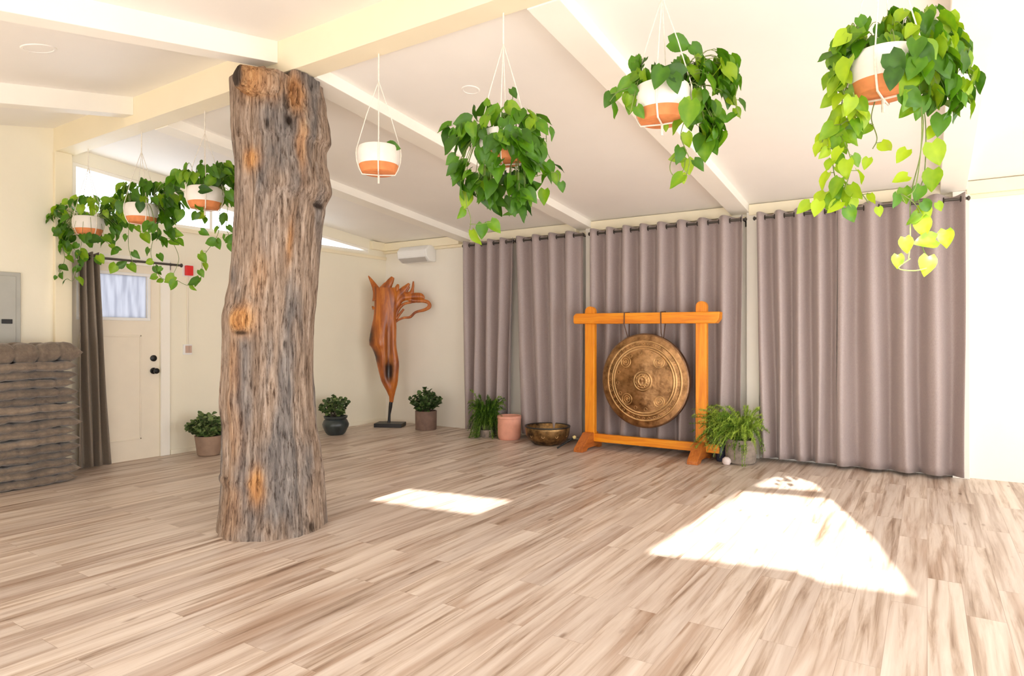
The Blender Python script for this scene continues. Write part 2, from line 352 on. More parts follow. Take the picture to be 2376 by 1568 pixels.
# ridge beam, posts, rafters
n_trim = [0]
def trim(b, mat, label, cat='trim', fn=None):
    n_trim[0] += 1
    m = MB(); m.box(*b)
    if fn: m.v = [fn(*p) for p in m.v]
    return struct(m.build('trim_%d' % n_trim[0], mat, smooth=False, bevel=.004), label, cat)
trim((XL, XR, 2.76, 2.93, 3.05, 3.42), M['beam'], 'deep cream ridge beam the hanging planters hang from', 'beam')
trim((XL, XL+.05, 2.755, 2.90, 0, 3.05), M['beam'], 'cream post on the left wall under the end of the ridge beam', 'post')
k = 0
for x1, nm in ((-3.648, 'reaching the ridge beam above the trunk'), (-5.506, 'left of the trunk, lower left'), (2.1, 'out of frame on the right')):
    trim((x1-.14, x1, YR, 2.76, 0, 1), M['rafter'], 'white rafter on the near ceiling slope, '+nm, 'rafter', fn=lambda x, y, z: (x, y, zcl(y)-.145+z*.15))
for x0, nm in ((-5.50, 'nearest the corner'), (-3.66, 'starting right behind the trunk'), (-1.80, 'above the gong stand'), (.10, 'at the right edge of the picture'), (2.0, 'out of frame')):
    trim((x0, x0+.20, 2.93, YB, 0, 1), M['rafter'], 'white rafter sloping down to the curtain wall, '+nm, 'rafter', fn=lambda x, y, z: (x, y, zcr(y)-.085+z*.09))
spans = [(XL, -5.50, 'in the corner above the wall unit'), (-5.30, -3.66, 'over the curtain nearest the corner'), (-3.46, -1.80, 'over the curtain behind the gong'), (-1.60, .10, 'over the rightmost curtain'), (.30, XR, 'at the right edge of the picture')]
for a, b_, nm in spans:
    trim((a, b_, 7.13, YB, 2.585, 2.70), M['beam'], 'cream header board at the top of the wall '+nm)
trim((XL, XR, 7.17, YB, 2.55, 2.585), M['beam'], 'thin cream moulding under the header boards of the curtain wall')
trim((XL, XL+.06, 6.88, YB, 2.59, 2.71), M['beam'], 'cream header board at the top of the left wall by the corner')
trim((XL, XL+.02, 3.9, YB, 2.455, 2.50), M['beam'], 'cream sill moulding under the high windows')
for xp, nm in ((-5.40, 'left of the curtain nearest the corner'), (-3.47, 'between the first two curtains'), (-1.56, 'between the gong curtain and the rightmost curtain'), (.26, 'right of the rightmost curtain')):
    trim((xp-.065, xp+.065, 7.14 if xp > -5 else 7.2, YB, 0, 2.62), M['wallwhite'], 'white post on the curtain wall '+nm, 'post')
for xx in (.95,):
    trim((xx, xx+.04, 7.205, YB, 0, 2.55), M['wallwhite'], 'flat batten on the white wall right of the curtains')

# high window on the left wall
w1 = thing('window_1', (XL-.05, 4.9, 2.5), 'long tapering high window above the door', 'window'); w1['kind'] = 'structure'
def ztop(y): return 2.993 + (2.60-2.993)*(y-2.925)/(6.86-2.925)
def zbot(y): return 2.50 + .03*(y-2.925)/3.935
m = MB()
def bar(m, p, q, w, xa, xb):
    (y0, z0), (y1, z1) = p, q; d = Vector((y1-y0, z1-z0)).normalized(); n = Vector((-d.y, d.x))*w
    b = len(m.v)
    for x in (xa, xb):
        for y, z in ((y0, z0), (y1, z1), (y1+n.x, z1+n.y), (y0+n.x, z0+n.y)): m.vert((x, y, z))
    for f in ((0,1,2,3),(7,6,5,4),(0,4,5,1),(1,5,6,2),(2,6,7,3),(3,7,4,0)): m.face(*[b+i for i in f])
bar(m, (2.925,2.993), (6.86,2.60), -.035, XL-.08, XL-.01); bar(m, (2.925,2.50), (6.86,2.53), .03, XL-.08, XL-.01)
for y in (2.925, 3.62, 4.35, 5.1, 5.9): bar(m, (y, zbot(y)+.002), (y, ztop(y)-.002), -.035, XL-.07, XL-.014)
m.build('window_frame', M['rafter'], w1, smooth=False)
ys = [2.96, 3.655, 4.385, 5.135, 5.935, 6.86]
for a, b_ in zip(ys[:-1], ys[1:]):
    g = MB(); i = [g.vert((XL-.05, y, z)) for y, z in ((a, zbot(a)), (b_-.035, zbot(b_)), (b_-.035, ztop(b_)), (a, ztop(a)))]; g.face(*i)
    g.build('pane', M['glass'], w1, smooth=False, solid=.004)
# openings added out of frame to let sky light in
for nme, hz, mp_, ax in (('added_window_2', [(-5.2,.12,-1.3,1.28)], 'rear', 0), ('added_window_3', [(-.9,.12,2.8,1.28)], 'rear', 0), ('added_window_4', [(-1.4,.06,2.6,2.36)], 'right', 1), ('added_window_5', [(2.95,.06,6.3,2.3)], 'right', 1)):
    a, z0, b_, z1 = hz[0]; m = MB(); nmul = 3
    def put(u0, u1, za, zb):
        if ax == 0: m.box(u0, u1, YR-.09, YR-.03, za, zb)
        else: m.box(XR+.03, XR+.09, u0, u1, za, zb)
    put(a, b_, z0, z0+.05); put(a, b_, z1-.05, z1)
    for k in range(nmul+1):
        u = a + (b_-a-.05)*k/nmul; put(u, u+.05, z0+.05, z1-.05)
    struct(m.build(nme, M['rafter'], smooth=False), 'white frame of a wide opening added for sky light in the %s wall, %s half' % (mp_, 'first' if nme in ('added_window_2','added_window_4') else 'second'), 'window')

# ------------------------------------------------------------------ door
d1 = thing('door_1', (XL, 3.31, 0), 'cream panelled door with a square window and black knobs', 'door'); d1['kind'] = 'structure'
WY0, WY1, WZ0, WZ1 = 2.99, 3.64, 1.49, 1.93
dl = plate('door_leaf', [(DY0,0),(DY1,0),(DY1,DZ),(DY0,DZ)], [[(WY0,WZ0),(WY1,WZ0),(WY1,WZ1),(WY0,WZ1)]], lambda y, z: (XL-.015, y, z), (-.045,0,0), M['door'])
dl.parent = d1; dl.location = -Vector(d1.location)
m = MB()
for ya, yb, za, zb in ((2.99,3.10,.22,1.30), (3.20,3.57,.22,1.30)):
    for (p, q) in (((ya,za),(yb,za)), ((ya,zb),(yb,zb)), ((ya,za),(ya,zb)), ((yb,za),(yb,zb))):
        m.box(XL-.015, XL-.006, min(p[0],q[0])-.008, max(p[0],q[0])+.008, min(p[1],q[1])-.008, max(p[1],q[1])+.008)
m.build('panel_moulding', M['door'], dl, smooth=False, bevel=.003)
m = MB(); m.box(XL-.045, XL-.038, WY0, WY1, WZ0, WZ1); m.build('pane', M['frost'], dl, smooth=False)
m = MB()
for b_ in ((WY0-.03,WY1+.03,WZ1,WZ1+.03),(WY0-.03,WY1+.03,WZ0-.03,WZ0),(WY0-.03,WY0,WZ0,WZ1),(WY1,WY1+.03,WZ0,WZ1)): m.box(XL-.02, XL-.002, *b_)
m.build('glazing_frame', M['white'], dl, smooth=False, bevel=.003)
for nme, z in (('deadbolt', 1.06), ('door_knob', .925)):
    m = MB(); m.lathe([(0,.0),(.034,0),(.034,.012),(.018,.016),(.016,.04),(.030,.052),(.030,.07),(.016,.08),(0,.081)][:9 if nme == 'door_knob' else 4] + ([] if nme == 'door_knob' else [(0,.02)]), (XL-.015, 3.705, z), 24, 'x')
    m.build(nme, M['black'], dl)
m = MB()
m.box(XL, XL+.02, DY1, DY1+.10, 0, DZ+.09); m.box(XL, XL+.02, DY0-.09, DY0, 0, DZ+.09); m.box(XL, XL+.02, DY0, DY1, DZ, DZ+.09)
m.build('door_frame', M['rafter'], d1, smooth=False, bevel=.004)
box('baseboard_left', (XL, XL+.012, 3.88, YB, 0, .05), M['wall'])['kind'] = 'structure'
bpy.data.objects['baseboard_left']['label'] = 'thin cream skirting along the left wall'; bpy.data.objects['baseboard_left']['category'] = 'baseboard'

# ------------------------------------------------------------------ wall fittings
t = thing('electrical_panel', (XL, 2.3, 1.05), 'grey metal electrical panel on the left wall above the stacked mats', 'electrical panel')
box('cover', (XL, XL+.025, 2.10, 2.49, 1.05, 1.875), M['panelgrey'], t, .004)
hd = box('hatch_door', (XL+.025, XL+.034, 2.14, 2.45, 1.12, 1.84), M['panelgrey'], t, .003)
box('latch', (XL+.034, XL+.045, 2.34, 2.42, 1.41, 1.45), M['black'], hd, .002)
t = thing('fire_alarm', (XL, 4.08, 2.03), 'small red fire alarm on the left wall right of the door', 'fire alarm')
box('back_plate', (XL, XL+.012, 4.015, 4.125, 1.965, 2.095), M['white'], t, .003)
box('red_cover', (XL+.012, XL+.055, 4.035, 4.115, 1.975, 2.085), M['red'], t, .006)
t = thing('wall_outlet', (XL, 4.07, 1.15), 'small reddish outlet box on the wall below the fire alarm', 'outlet')
box('outlet_plate', (XL, XL+.02, 4.02, 4.12, 1.09, 1.205), M['white'], t, .003)
box('socket', (XL+.02, XL+.03, 4.04, 4.075, 1.11, 1.19), M['outlet'], t, .002); box('socket', (XL+.02, XL+.03, 4.082, 4.11, 1.11, 1.19), M['outlet'], t, .002)
m = MB(); m.tube([(XL+.008, 4.07, 1.205), (XL+.008, 4.07, 1.97)], .008, 8)
tag(m.build('conduit', M['door']), 'thin cream conduit running down from the fire alarm to the outlet', 'conduit')
# wall unit near the corner
t = thing('air_conditioner', (-6.25, YB, 2.35), 'white boxy unit mounted high on the wall in the corner', 'air conditioner')
m = MB(); rows = []
prof = [(0,.0),(.02,.0),(.02,.06),(.16,.02),(.20,.07),(.20,.17),(.14,.235),(0,.24)]
x0, x1 = -6.53, -5.97
sec = [(YB-.0,2.37),(YB-.14,2.37),(YB-.22,2.43),(YB-.235,2.53),(YB-.17,2.60),(YB-.0,2.61)]
rows = [[Vector((x, y if x in (x0,x1) else y, z)) for y, z in sec] for x in (x0, x1)]
m.grid(rows, True, True, True); m.build('casing', M['white'], t, smooth=False, bevel=.018)
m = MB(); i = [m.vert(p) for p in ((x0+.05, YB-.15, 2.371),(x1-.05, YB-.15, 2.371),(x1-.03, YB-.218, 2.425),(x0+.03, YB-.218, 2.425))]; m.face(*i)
m.build('shaded_flap', M['shadowwhite'], t, smooth=False, solid=.012)  # darker strip paints the shade below the casing
# recessed lights
for nme, (px, py), side, lab in (('recessed_light', (90,112), 'n', 'round recessed light in the near ceiling slope, upper left'), ('recessed_light', (1092,208), 'f', 'faint round recessed light in the far ceiling slope behind a hanging planter')):
    d = (at(px, py, 1)-O)
    tt = (3.27-.196*2.76-H)/(d.z-.196*d.y) if side == 'n' else (2.70+.1*YB-H)/(d.z+.1*d.y)
    p = O+d*tt; sl = .196 if side == 'n' else -.1
    t = thing(nme, p, lab, 'ceiling light')
    kk = 1.0 if side == 'n' else .7
    for pn, prof, mt in (('trim_ring', [(.094*kk,0),(.090*kk,-.005),(.078*kk,-.006),(.074*kk,-.002),(.074*kk,.0)], M['ceiling']), ('lens', [(0,-.003),(.074*kk,-.003)], M['ceiling'])):
        m = MB(); m.lathe(prof, (0,0,0), 36, cap0=False)
        m.v = [(x, y, z+sl*y) for x, y, z in m.v]; m.v = [(x+p.x, y+p.y, z+p.z) for x, y, z in m.v]
        m.build(pn, mt, t)

# ------------------------------------------------------------------ curtains
rnd = random.Random(4)
def curtain(name, a0, a1, z0, z1, nw, base, axis, mat, label, amp=.078, seed=0, group=None, bot=(0,0), phase=0.0, sgn=1, hem=0.0, groms=True):
    """a0..a1 along the wall, waves toward the room; bot = shift of left and right bottom corners"""
    r = random.Random(seed); nx, nz = nw*22, 34
    t = thing(name, (0,0,0), label, 'curtain', group)
    mid = (a0+a1)/2
    t.location = (mid, base, 0) if axis == 'y' else (base, mid, 0)
    wv = [r.uniform(-.22, .22) for _ in range(nw+2)]; am = [r.uniform(.65, 1.25) for _ in range(nw+2)]
    sh = [r.uniform(-.3, .3) for _ in range(nw+2)]
    def lerp(L, s):
        s = max(0, min(len(L)-1.001, s)); i = int(s); return L[i]*(1-(s-i)) + L[i+1]*(s-i)
    rows = []
    for j in range(nz+1):
        v = j/nz; z = z1 + (z0-z1)*v; row = []
        for i in range(nx+1):
            u = i/nx; s = u*nw
            drift = v**1.3
            ph = s*2*PI + phase + (lerp(wv, s)*2*PI*.6 + .35*math.sin(s*2.1+seed))*drift*math.sin(PI*u)**.6
            sn_ = math.sin(ph); w = math.copysign(abs(sn_)**.8, sn_) + .14*math.sin(2*ph + 1.0+lerp(sh, s)*6)*drift + .05*math.sin(3*ph+seed+v*1.5)*drift
            A = min(.085, amp*(.9+.15*v))*(1+(lerp(am, s)-1)*drift)
            x = a0 + (a1-a0)*u + (bot[0]*(1-u)+bot[1]*u)*v + .010*math.sin(s*3+v*5+seed)*v
            y = A*w + .006*noise.noise(Vector((s*1.3, v*4, seed)))
            zz = z + (.010*math.sin(ph) if j == 0 else 0) + (hem*math.sin(u*3+seed) + .006*math.sin(ph))*(v**8)
            if axis == 'y': row.append(Vector((x, base - y, zz)))
            else: row.append(Vector((base + y, x, zz)))
        rows.append(row)
    m = MB(); m.grid(rows); m.build('fabric', mat, t, solid=.003, angle=180)
    if groms:
        for k in range(2*nw):
            s = (k*.5 - phase/(2*PI)) % nw
            u = s/nw; x = a0+(a1-a0)*u; z = z1-.045
            m = MB(); pts = []
            for q in range(13):
                a = 2*PI*q/12
                if axis == 'y': pts.append((x, base+math.cos(a)*.024, z+math.sin(a)*.024))
                else: pts.append((base+math.cos(a)*.024, x, z+math.sin(a)*.024))
            m.tube(pts, .005, 6, caps=False); m.build('grommet', M['grommet'], t)
    return t
def rod(a0, a1, base, z, axis, label, brackets, wallc):
    mid = (a0+a1)/2; t = thing('curtain_rod', (mid, base, z) if axis == 'y' else (base, mid, z), label, 'curtain rod', None)
    P = (lambda a, b=base, c=z: (a, b, c)) if axis == 'y' else (lambda a, b=base, c=z: (b, a, c))
    m = MB(); m.tube([P(a0), P(a1)], .0125, 12); m.build('pole', M['rodmetal'], t)
    for e, s in ((a0, -1), (a1, 1)):
        m = MB(); m.tube([P(e), P(e+s*.006), P(e+s*.015), P(e+s*.024)], [.013, .022, .022, .010], 12); m.build('finial', M['rodmetal'], t)
    for a in brackets:
        m = MB(); m.tube([P(a), P(a, wallc)], .007, 8); m.tube([P(a, wallc, z+.03), P(a, wallc, z-.05)], .012, 8); m.build('bracket', M['rodmetal'], t)
YC = 7.03
curtain('curtain', -5.32, -4.52, .035, 2.575, 4, YC, 'y', M['curtain'], 'mauve-grey curtain panel nearest the corner, left of the narrow gap behind the fern', seed=3, phase=.3, amp=.075, bot=(.02,-.07))
curtain('curtain', -4.50, -3.54, .045, 2.575, 4, YC, 'y', M['curtain'], 'mauve-grey curtain panel behind the bronze bowl and pink pot', seed=7, phase=-.6, amp=.078, bot=(.10,0))
curtain('curtain', -3.40, -2.56, .035, 2.575, 4, YC, 'y', M['curtain'], 'mauve-grey curtain panel behind the left half of the gong', seed=11, phase=.6)
curtain('curtain', -2.56, -1.63, .035, 2.575, 4, YC, 'y', M['curtain'], 'mauve-grey curtain panel behind the right half of the gong', seed=15, phase=.6, bot=(0,-.02))
curtain('curtain', -1.49, -.74, .04, 2.575, 4, YC, 'y', M['curtain'], 'mauve-grey curtain panel beside the spiky potted plant, left part of the widest curtain', seed=21, phase=.6, bot=(.05,0), amp=.075)
curtain('curtain', -.735, .285, .03, 2.575, 4, YC, 'y', M['curtain'], 'mauve-grey curtain panel at the far right under the trailing vines', seed=26, phase=.8, amp=.078)
rod(-5.33, -3.52, YC, 2.53, 'y', 'dark rod carrying the curtain nearest the corner', (-5.30, -3.55), YB-.005)
rod(-3.42, -1.62, YC, 2.53, 'y', 'dark rod carrying the curtain behind the gong', (-3.39, -1.645), YB-.005)
rod(-1.51, .30, YC, 2.53, 'y', 'dark rod carrying the rightmost curtain', (-1.485, .265), YB-.005)
curtain('curtain', 2.905, 3.09, .02, 2.11, 3, XL+.115, 'x', M['doorcurtain'], 'dark taupe curtain bunched at the left of the door', seed=31, amp=.045, bot=(.02,.11), phase=1.2)
rod(2.93, 3.93, XL+.115, 2.07, 'x', 'thin dark rod across the top of the door', (3.50, 3.87), XL+.005)

# ------------------------------------------------------------------ stacked mats
rnd = random.Random(9)
NM = 16; zz = 0.0
ords = ['bottom', 'second', 'third', 'fourth', 'fifth', 'sixth', 'seventh', 'eighth', 'ninth', 'tenth', 'eleventh', 'twelfth', 'thirteenth', 'fourteenth', 'fifteenth', 'topmost']
for k in range(NM):
    hh = (.0735+rnd.uniform(-.008, .008)) if k < NM-1 else .165
    top = k == NM-1
    y1 = 2.755 + rnd.uniform(-.055, .02) + (.02 if k >= NM-2 else 0); y0 = y1 - 1.0; x1 = -6.385 + rnd.uniform(-.02, .015); x0 = x1-.53
    m = MB(); nu, nv = 72, 42; idx = {}
    ph = rnd.uniform(0, 10); jit = 0 if top else rnd.uniform(-.22, .22); ncx, ncy = 3, 6
    for side in (1, -1):
        for i in range(nu+1):
            for j in range(nv+1):
                u, v = i/nu, j/nv
                eu = min(u, 1-u)*2*3; ev = min(v, 1-v)*2*1.5
                cu = abs(math.sin(PI*(u*ncy+jit*math.sin(PI*u)))); cv = abs(math.sin(PI*v*ncx))
                pil = (min(1, cu*1.6)**.55)*(min(1, cv*1.6)**.55)
                edge = (min(1, min(u, 1-u)*14)**.5)*(min(1, min(v, 1-v)*9)**.5)
                h = hh*.5*edge*((.60+.42*pil) if top else (.76+.26*pil))
                wob = .016*noise.noise(Vector((u*7, v*4, ph)))*edge
                seam = (1-cu)**6
                x = x0+(x1-x0)*v - .011*seam*(1 if v > .5 else -1)*(abs(v-.5)*2)**4 + .020*noise.noise(Vector((u*7, ph, 2)))+.010*noise.noise(Vector((u*23, ph, 4)))
                y = y0+(y1-y0)*u + .012*noise.noise(Vector((v*7, ph, 5)))
                key = (side, i, j)
                if side == -1 and (i in (0, nu) or j in (0, nv)): idx[key] = idx[(1, i, j)]
                else: idx[key] = m.vert((x, y, zz+hh*.5+side*h+wob))
    for side in (1, -1):
        for i in range(nu):
            for j in range(nv): m.face(idx[side,i,j], idx[side,i+1,j], idx[side,i+1,j+1], idx[side,i,j+1])
    lab = 'grey-brown tufted floor mat, %s' % ('topmost of the stack by the left wall' if top else 'lying on the floor at the bottom of the stack' if k == 0 else '%s up from the bottom of the stack' % ords[k])
    tag(m.build('floor_mat', M['mat'], origin=(-6.65, 2.26, zz), angle=180), lab, 'mat', 'tufted mats stacked by the left wall')
    zz += hh*.985

# ------------------------------------------------------------------ tree trunk
TC = Vector((-3.76, 2.83, 0)); TD = (TC-O).dot(FW)
prof = [(140,556,742),(180,552,738),(200,546,740),(250,548,748),(300,549,757),(325,551,758),(350,553,748),(375,555,749),(400,556,755),(440,556,760),(480,554,746),(540,549,738),(600,545,733),(650,540,730),(700,531,727),(735,524,723),(765,524,721),(800,523,720),(860,523,720),(920,520,724),(980,526,729),(1040,526,738),(1085,524,742),(1098,520,744),(1115,525,744),(1160,523,746),(1215,519,748),(1240,519,748)]
pz = [(H+(YH-y)/F*TD, ((l+r)/2-CX)/F*TD, (r-l)/2/F*TD) for y, l, r in prof]; pz.reverse()
TL0 = (TC-O).dot(RT)
def tprof(z):
    if z <= pz[0][0]: return pz[0][1], pz[0][2]
    for a, b in zip(pz[:-1], pz[1:]):
        if z <= b[0]:
            s = (z-a[0])/(b[0]-a[0]); s = s*s*(3-2*s); return a[1]+(b[1]-a[1])*s, a[2]+(b[2]-a[2])*s
    return pz[-1][1], pz[-1][2]
def front(px, py):
    z = 1.3; w = .3; sn = 1
    for _ in range(4):
        c, w = tprof(z); lat = (px-CX)/F*(TD-w*sn); co = max(-.99, min(.99, (lat-c)/w)); sn = math.sqrt(1-co*co); z = H+(YH-py)/F*(TD-w*sn)
    return math.acos(co), z
def gauss(a, z, c, sa, sz): return math.exp(-((a-c[0])/sa)**2-((z-c[1])/sz)**2)
warm = [(front(562,742), .28, .09, 1.0), (front(582,368), .22, .07, .9), (front(600,190), .45, .10, .95), (front(690,215), .22, .13, .85), (front(700,330), .12, .2, .55), (front(592,1130), .16, .12, .9), (front(545,1000), .2, .25, .35), (front(545,860), .14, .22, .4), (front(540,1180), .25, .2, .35), (front(675,560), .08, .14, .6), (front(600,640), .2, .15, .3)]
knots = [(front(560,742), .30, .085, .045), (front(585,370), .25, .07, .015), (front(757,325), .4, .08, .012), (front(757,445), .3, .07, .015)]
dark = [(front(672,278), .07, .035, .95), (front(664,235), .06, .05, .6), (front(745,478), .25, .02, .9), (front(620,285), .04, .03, .7), (front(560,772), .16, .012, .8), (front(664,800), .04, .03, .6), (front(663,1010), .03, .03, .6), (front(728,1222), .06, .03, .8)]
m = MB(); na, nz = 220, 420; rows = []
for j in range(nz+1):
    tz = j/nz; row = []
    for i in range(na):
        a = 2*PI*i/na
        da = a if a < PI*1.5 else a-2*PI
        cT, wT = tprof(3.1); pT = O + FW*(TD - wT*math.sin(a)) + RT*(cT + wT*math.cos(a))
        zf = 3.045
        if pT.y < 2.748 and math.sin(a) > -.3:
            zf = 3.035 if a > 1.42 else 3.0 + .03*max(0, (a-.95)/.47)
            if a < .7: zf = 3.035
            zf += .012*noise.noise(Vector((a*7, 3, 1))) - .05*math.exp(-((a-1.40)/.06)**2)
        z = tz*zf
        c, w = tprof(z)
        rr_ = w*(1 + .035*math.sin(2*a+.6+z*.4)*abs(math.sin(a)) + .03*math.sin(3*a+1.0+z)*abs(math.sin(a)))
        if z < .35: rr_ += .03*(1-z/.35)*abs(math.sin(a))
        cs = Vector((math.cos(a)*2.2, math.sin(a)*2.2, z*.55))
        rr_ += .016*noise.noise(cs*1.6) + .014*noise.ridged_multi_fractal(Vector((math.cos(a)*4.2, math.sin(a)*4.2, z*.7)), .9, 2.1, 4, 1.0, 2.0) - .014
        rr_ += .004*noise.noise(Vector((math.cos(a)*22, math.sin(a)*22, z*3)))
        for kc, sa, sz, h in knots: rr_ += h*gauss(da, z, kc, sa, sz)
        # eroded rotten pocket near the top right
        rot = gauss(da, z, front(690,225), .24, .14)
        if rot > .05: rr_ += -.035*rot + .05*rot*noise.noise(Vector((a*16, z*22, 7)))
        tn = t2 = 0
        for kc, sa, sz, h in warm: tn = max(tn, h*min(1, 1.35*gauss(da, z, kc, sa, sz)))
        tn = min(1, max(0, tn + .25*tn*noise.noise(Vector((a*9, z*6, 2)))))
        for kc, sa, sz, h in dark:
            gsv = gauss(da, z, kc, sa, sz); t2 = max(t2, h*min(1, 1.5*gsv)); rr_ -= .02*gsv*h
        p = O + FW*(TD - rr_*math.sin(a)*1.0) + RT*(c + rr_*math.cos(a)); p.z = z
        row.append((p, tn, t2))
    rows.append(row)
idx = m.grid(rows, True, True)
c, w = tprof(3.05); cp = O + FW*TD + RT*c; ci = m.vert((cp.x, cp.y, 3.045), .2)
for i in range(na): m.face(idx[-1][i], idx[-1][(i+1)%na], ci)
trunk = tag(m.build('tree_trunk', M['trunk'], angle=70, origin=(TC.x, TC.y, 0)), 'huge weathered bare tree trunk standing on the floor under the ridge beam', 'tree trunk')
# broken branch stub with a dark hollow end
A1 = at(553, 177, TD-.36); dr = (-RT*.68-FW*.72+UP*.05).normalized(); A0 = A1-dr*.22; m = MB()
pts = [A0, A0+dr*.08, A0+dr*.16, A1, A1+dr*.010, A1+dr*.004, A1-dr*.05]; rad = [.125,.105,.088,.074,.062,.050,.030]
m.tube(pts, rad, 30, side=UP)
m.v = [tuple(Vector(v)+Vector((1,1,1))*.012*noise.noise(Vector(v)*14)) for v in m.v]
for i in range(len(m.v)):
    ring = i//30; m.t[i] = [.1,.45,.85,.7,.0,0,0][ring]; m.t2[i] = [0,0,0,.25,.8,1,1][ring]
m.build('branch_stub', M['trunk'], trunk, angle=60)['label'] = 'broken branch stub with a dark hollow end at the top of the trunk'

# ------------------------------------------------------------------ leaves
def leaf(m, base, tip, nrm, L, tone, W=.82, fold=.16, curl=.22, rnd=random, heart=True):
    tip = Vector(tip).normalized(); nrm = Vector(nrm); side = tip.cross(nrm)
    side = side.normalized() if side.length > 1e-5 else tip.orthogonal().normalized(); nrm = side.cross(tip).normalized()
    ss = [0, .13, .3, .5, .7, .87, 1.0]; hw = [.26, .47, .5, .43, .29, .13, 0.0] if heart else [.05, .25, .42, .48, .42, .25, 0.0]
    idx = []
    tw = rnd.uniform(-.25, .25)
    for s, h in zip(ss, hw):
        row = []
        for c in (-1, -.55, 0, .55, 1):
            if h == 0 and c != 0: row.append(None); continue
            back = -.13*abs(c)*(1-s*6) if (heart and s < .16) else 0
            y = (s+back)*L; x = c*h*W*L
            z = (abs(c)*h*fold*1.6 - curl*s*s + .03*math.sin(s*9+c*3) + tw*c*h*s)*L
            row.append(m.vert(Vector(base)+tip*y+side*x+nrm*z, max(.001, tone+ (.06 if c == 0 else 0))))
        idx.append(row)
    for a in range(len(ss)-1):
        A, B = idx[a], idx[a+1]
        for c in range(4):
            if B[c] is None or B[c+1] is None:
                if c == 1 or c == 2: pass
                t_ = B[2]; m.face(A[c], A[c+1], t_)
            else: m.face(A[c], A[c+1], B[c+1], B[c])
def bez(a, b, c, n=6):
    return [a*(1-t)**2 + b*2*t*(1-t) + c*t*t for t in [i/n for i in range(n+1)]]
GR = 'pots of pothos hanging from the ridge beam'
def planter(X, zc, label, clusters, vines, singles, seed, tone=(.15,.6), Ls=.092, keep=None, leafpx=None, foliage_gap=True, hookz=3.05, tilt=0.0, group=GR):
    """clusters: (px,py,rx,ry,count) read at the pot's distance; vines: (polyline px, spacing, tone shift); keep: pixel box where the pot stays visible"""
    r = random.Random(seed); P = Vector((X, 2.9, zc)); D = (P-O).dot(FW); ppm = F/D
    t = thing('hanging_planter', (X, 2.9, zc-.1), label, 'hanging planter', group)
    cpx = CX + F*(P-O).dot(RT)/D; cpy = YH - F*(P.z-H)/D
    # pot: rim at +.10, base at -.10
    m = MB(); m.lathe([(.116,.066),(.122,.063),(.130,.04),(.132,.0),(.127,-.03),(.120,-.048)], P, 44, cap0=False); m.lathe([(.116,.066),(.110,.062),(.114,.03)], P, 44, cap0=False)
    pot_ = m.build('pot', M['glaze'], t)
    m = MB(); m.lathe([(.1201,-.048),(.112,-.070),(.102,-.094),(.090,-.100),(0,-.100)], P, 44, cap0=False); m.build('pot_base', M['terra'], pot_)['label'] = 'unglazed orange clay base of the pot'
    m = MB(); m.lathe([(0,.045),(.112,.042)], P, 30, cap0=False); m.build('soil', M['soil'], pot_)
    # cord hanger
    m = MB(); hook = Vector((X, 2.9, hookz)); knot = hook-Vector((0,0,.17 if zc > 2 else .17))
    m.tube([hook+Vector((0,0,.01)), hook, knot], .0045, 6)
    for k in range(4):
        a = PI/2*k + .55 + seed*.3; rim = P+Vector((math.cos(a)*.134, math.sin(a)*.132, .055))
        m.tube([knot, knot+(rim-knot)*.5+Vector((math.cos(a), math.sin(a), 0))*.006, rim], .0028, 5)
        low = P+Vector((math.cos(a)*.132, math.sin(a)*.132, -.025)); lo2 = P+Vector((math.cos(a)*.118, math.sin(a)*.118, -.070)); lo3 = P+Vector((math.cos(a)*.100, math.sin(a)*.100, -.104)); m.tube([rim, P+Vector((math.cos(a)*.136, math.sin(a)*.136, .02)), low, lo2, lo3, P+Vector((0,0,-.108))], .0042, 5)
    m.tube([P+Vector((0,0,-.112)), P+Vector((0,0,-.16))], .006, 6)
    m.build('cord_hanger', M['rope'], t)
    fol = MB(); st = MB()
    def place(q, tn, scale=1.0, upb=0.0, out=None):
        c = Vector((q.x-P.x, q.y-P.y, 0)); c = c.normalized() if c.length > .01 else -FW
        toC = (O-q).normalized()
        nrm = (c*.8 + toC*r.uniform(-.1, 1.2) + UP*r.uniform(-.1, 1.1) + RT*r.uniform(-1, 1)).normalized()
        tip = (-UP*r.uniform(.45, 1.2) + c*r.uniform(-.1, .8) + RT*r.uniform(-.75, .75) + UP*upb).normalized()
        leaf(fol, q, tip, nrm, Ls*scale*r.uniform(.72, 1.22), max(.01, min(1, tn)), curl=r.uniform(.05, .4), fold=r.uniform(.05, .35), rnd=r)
        return tip
    for (x, y, rx, ry, n) in clusters:
        for _ in range(n):
            for tryk in range(20):
                a = r.uniform(0, 2*PI); q_ = math.sqrt(r.uniform(.02, 1)); px, py = x+rx*q_*math.cos(a), y+ry*q_*math.sin(a)
                dd = r.uniform(-1, 1)*min(rx, 80)/ppm*.75*math.sqrt(max(.05, 1-q_*q_*.8))
                inside = keep and keep[0]-8 < px < keep[2]+8 and keep[1]-.45*Ls*ppm < py < keep[3]
                if inside and dd < .15: dd = .15+abs(dd)*.3
                q = at(px, py, D+dd)
                if (Vector((q.x-P.x, q.y-P.y)).length < .14 and -.13 < q.z-P.z < .08): dd = -.15 if dd < 0 else .15; q = at(px, py, D+dd)
                break
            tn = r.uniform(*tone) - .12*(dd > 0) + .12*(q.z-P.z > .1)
            q2 = q - Vector((0,0,0))
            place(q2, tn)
            rt = P+Vector((q.x-P.x, q.y-P.y, 0)).normalized()*.09; rt.z = P.z+.045
            mid = (rt+q)/2; mid.z = max(rt.z, q.z)+.05
            if r.random() < .6: st.tube(bez(rt, mid, q, 6), .0018, 4)
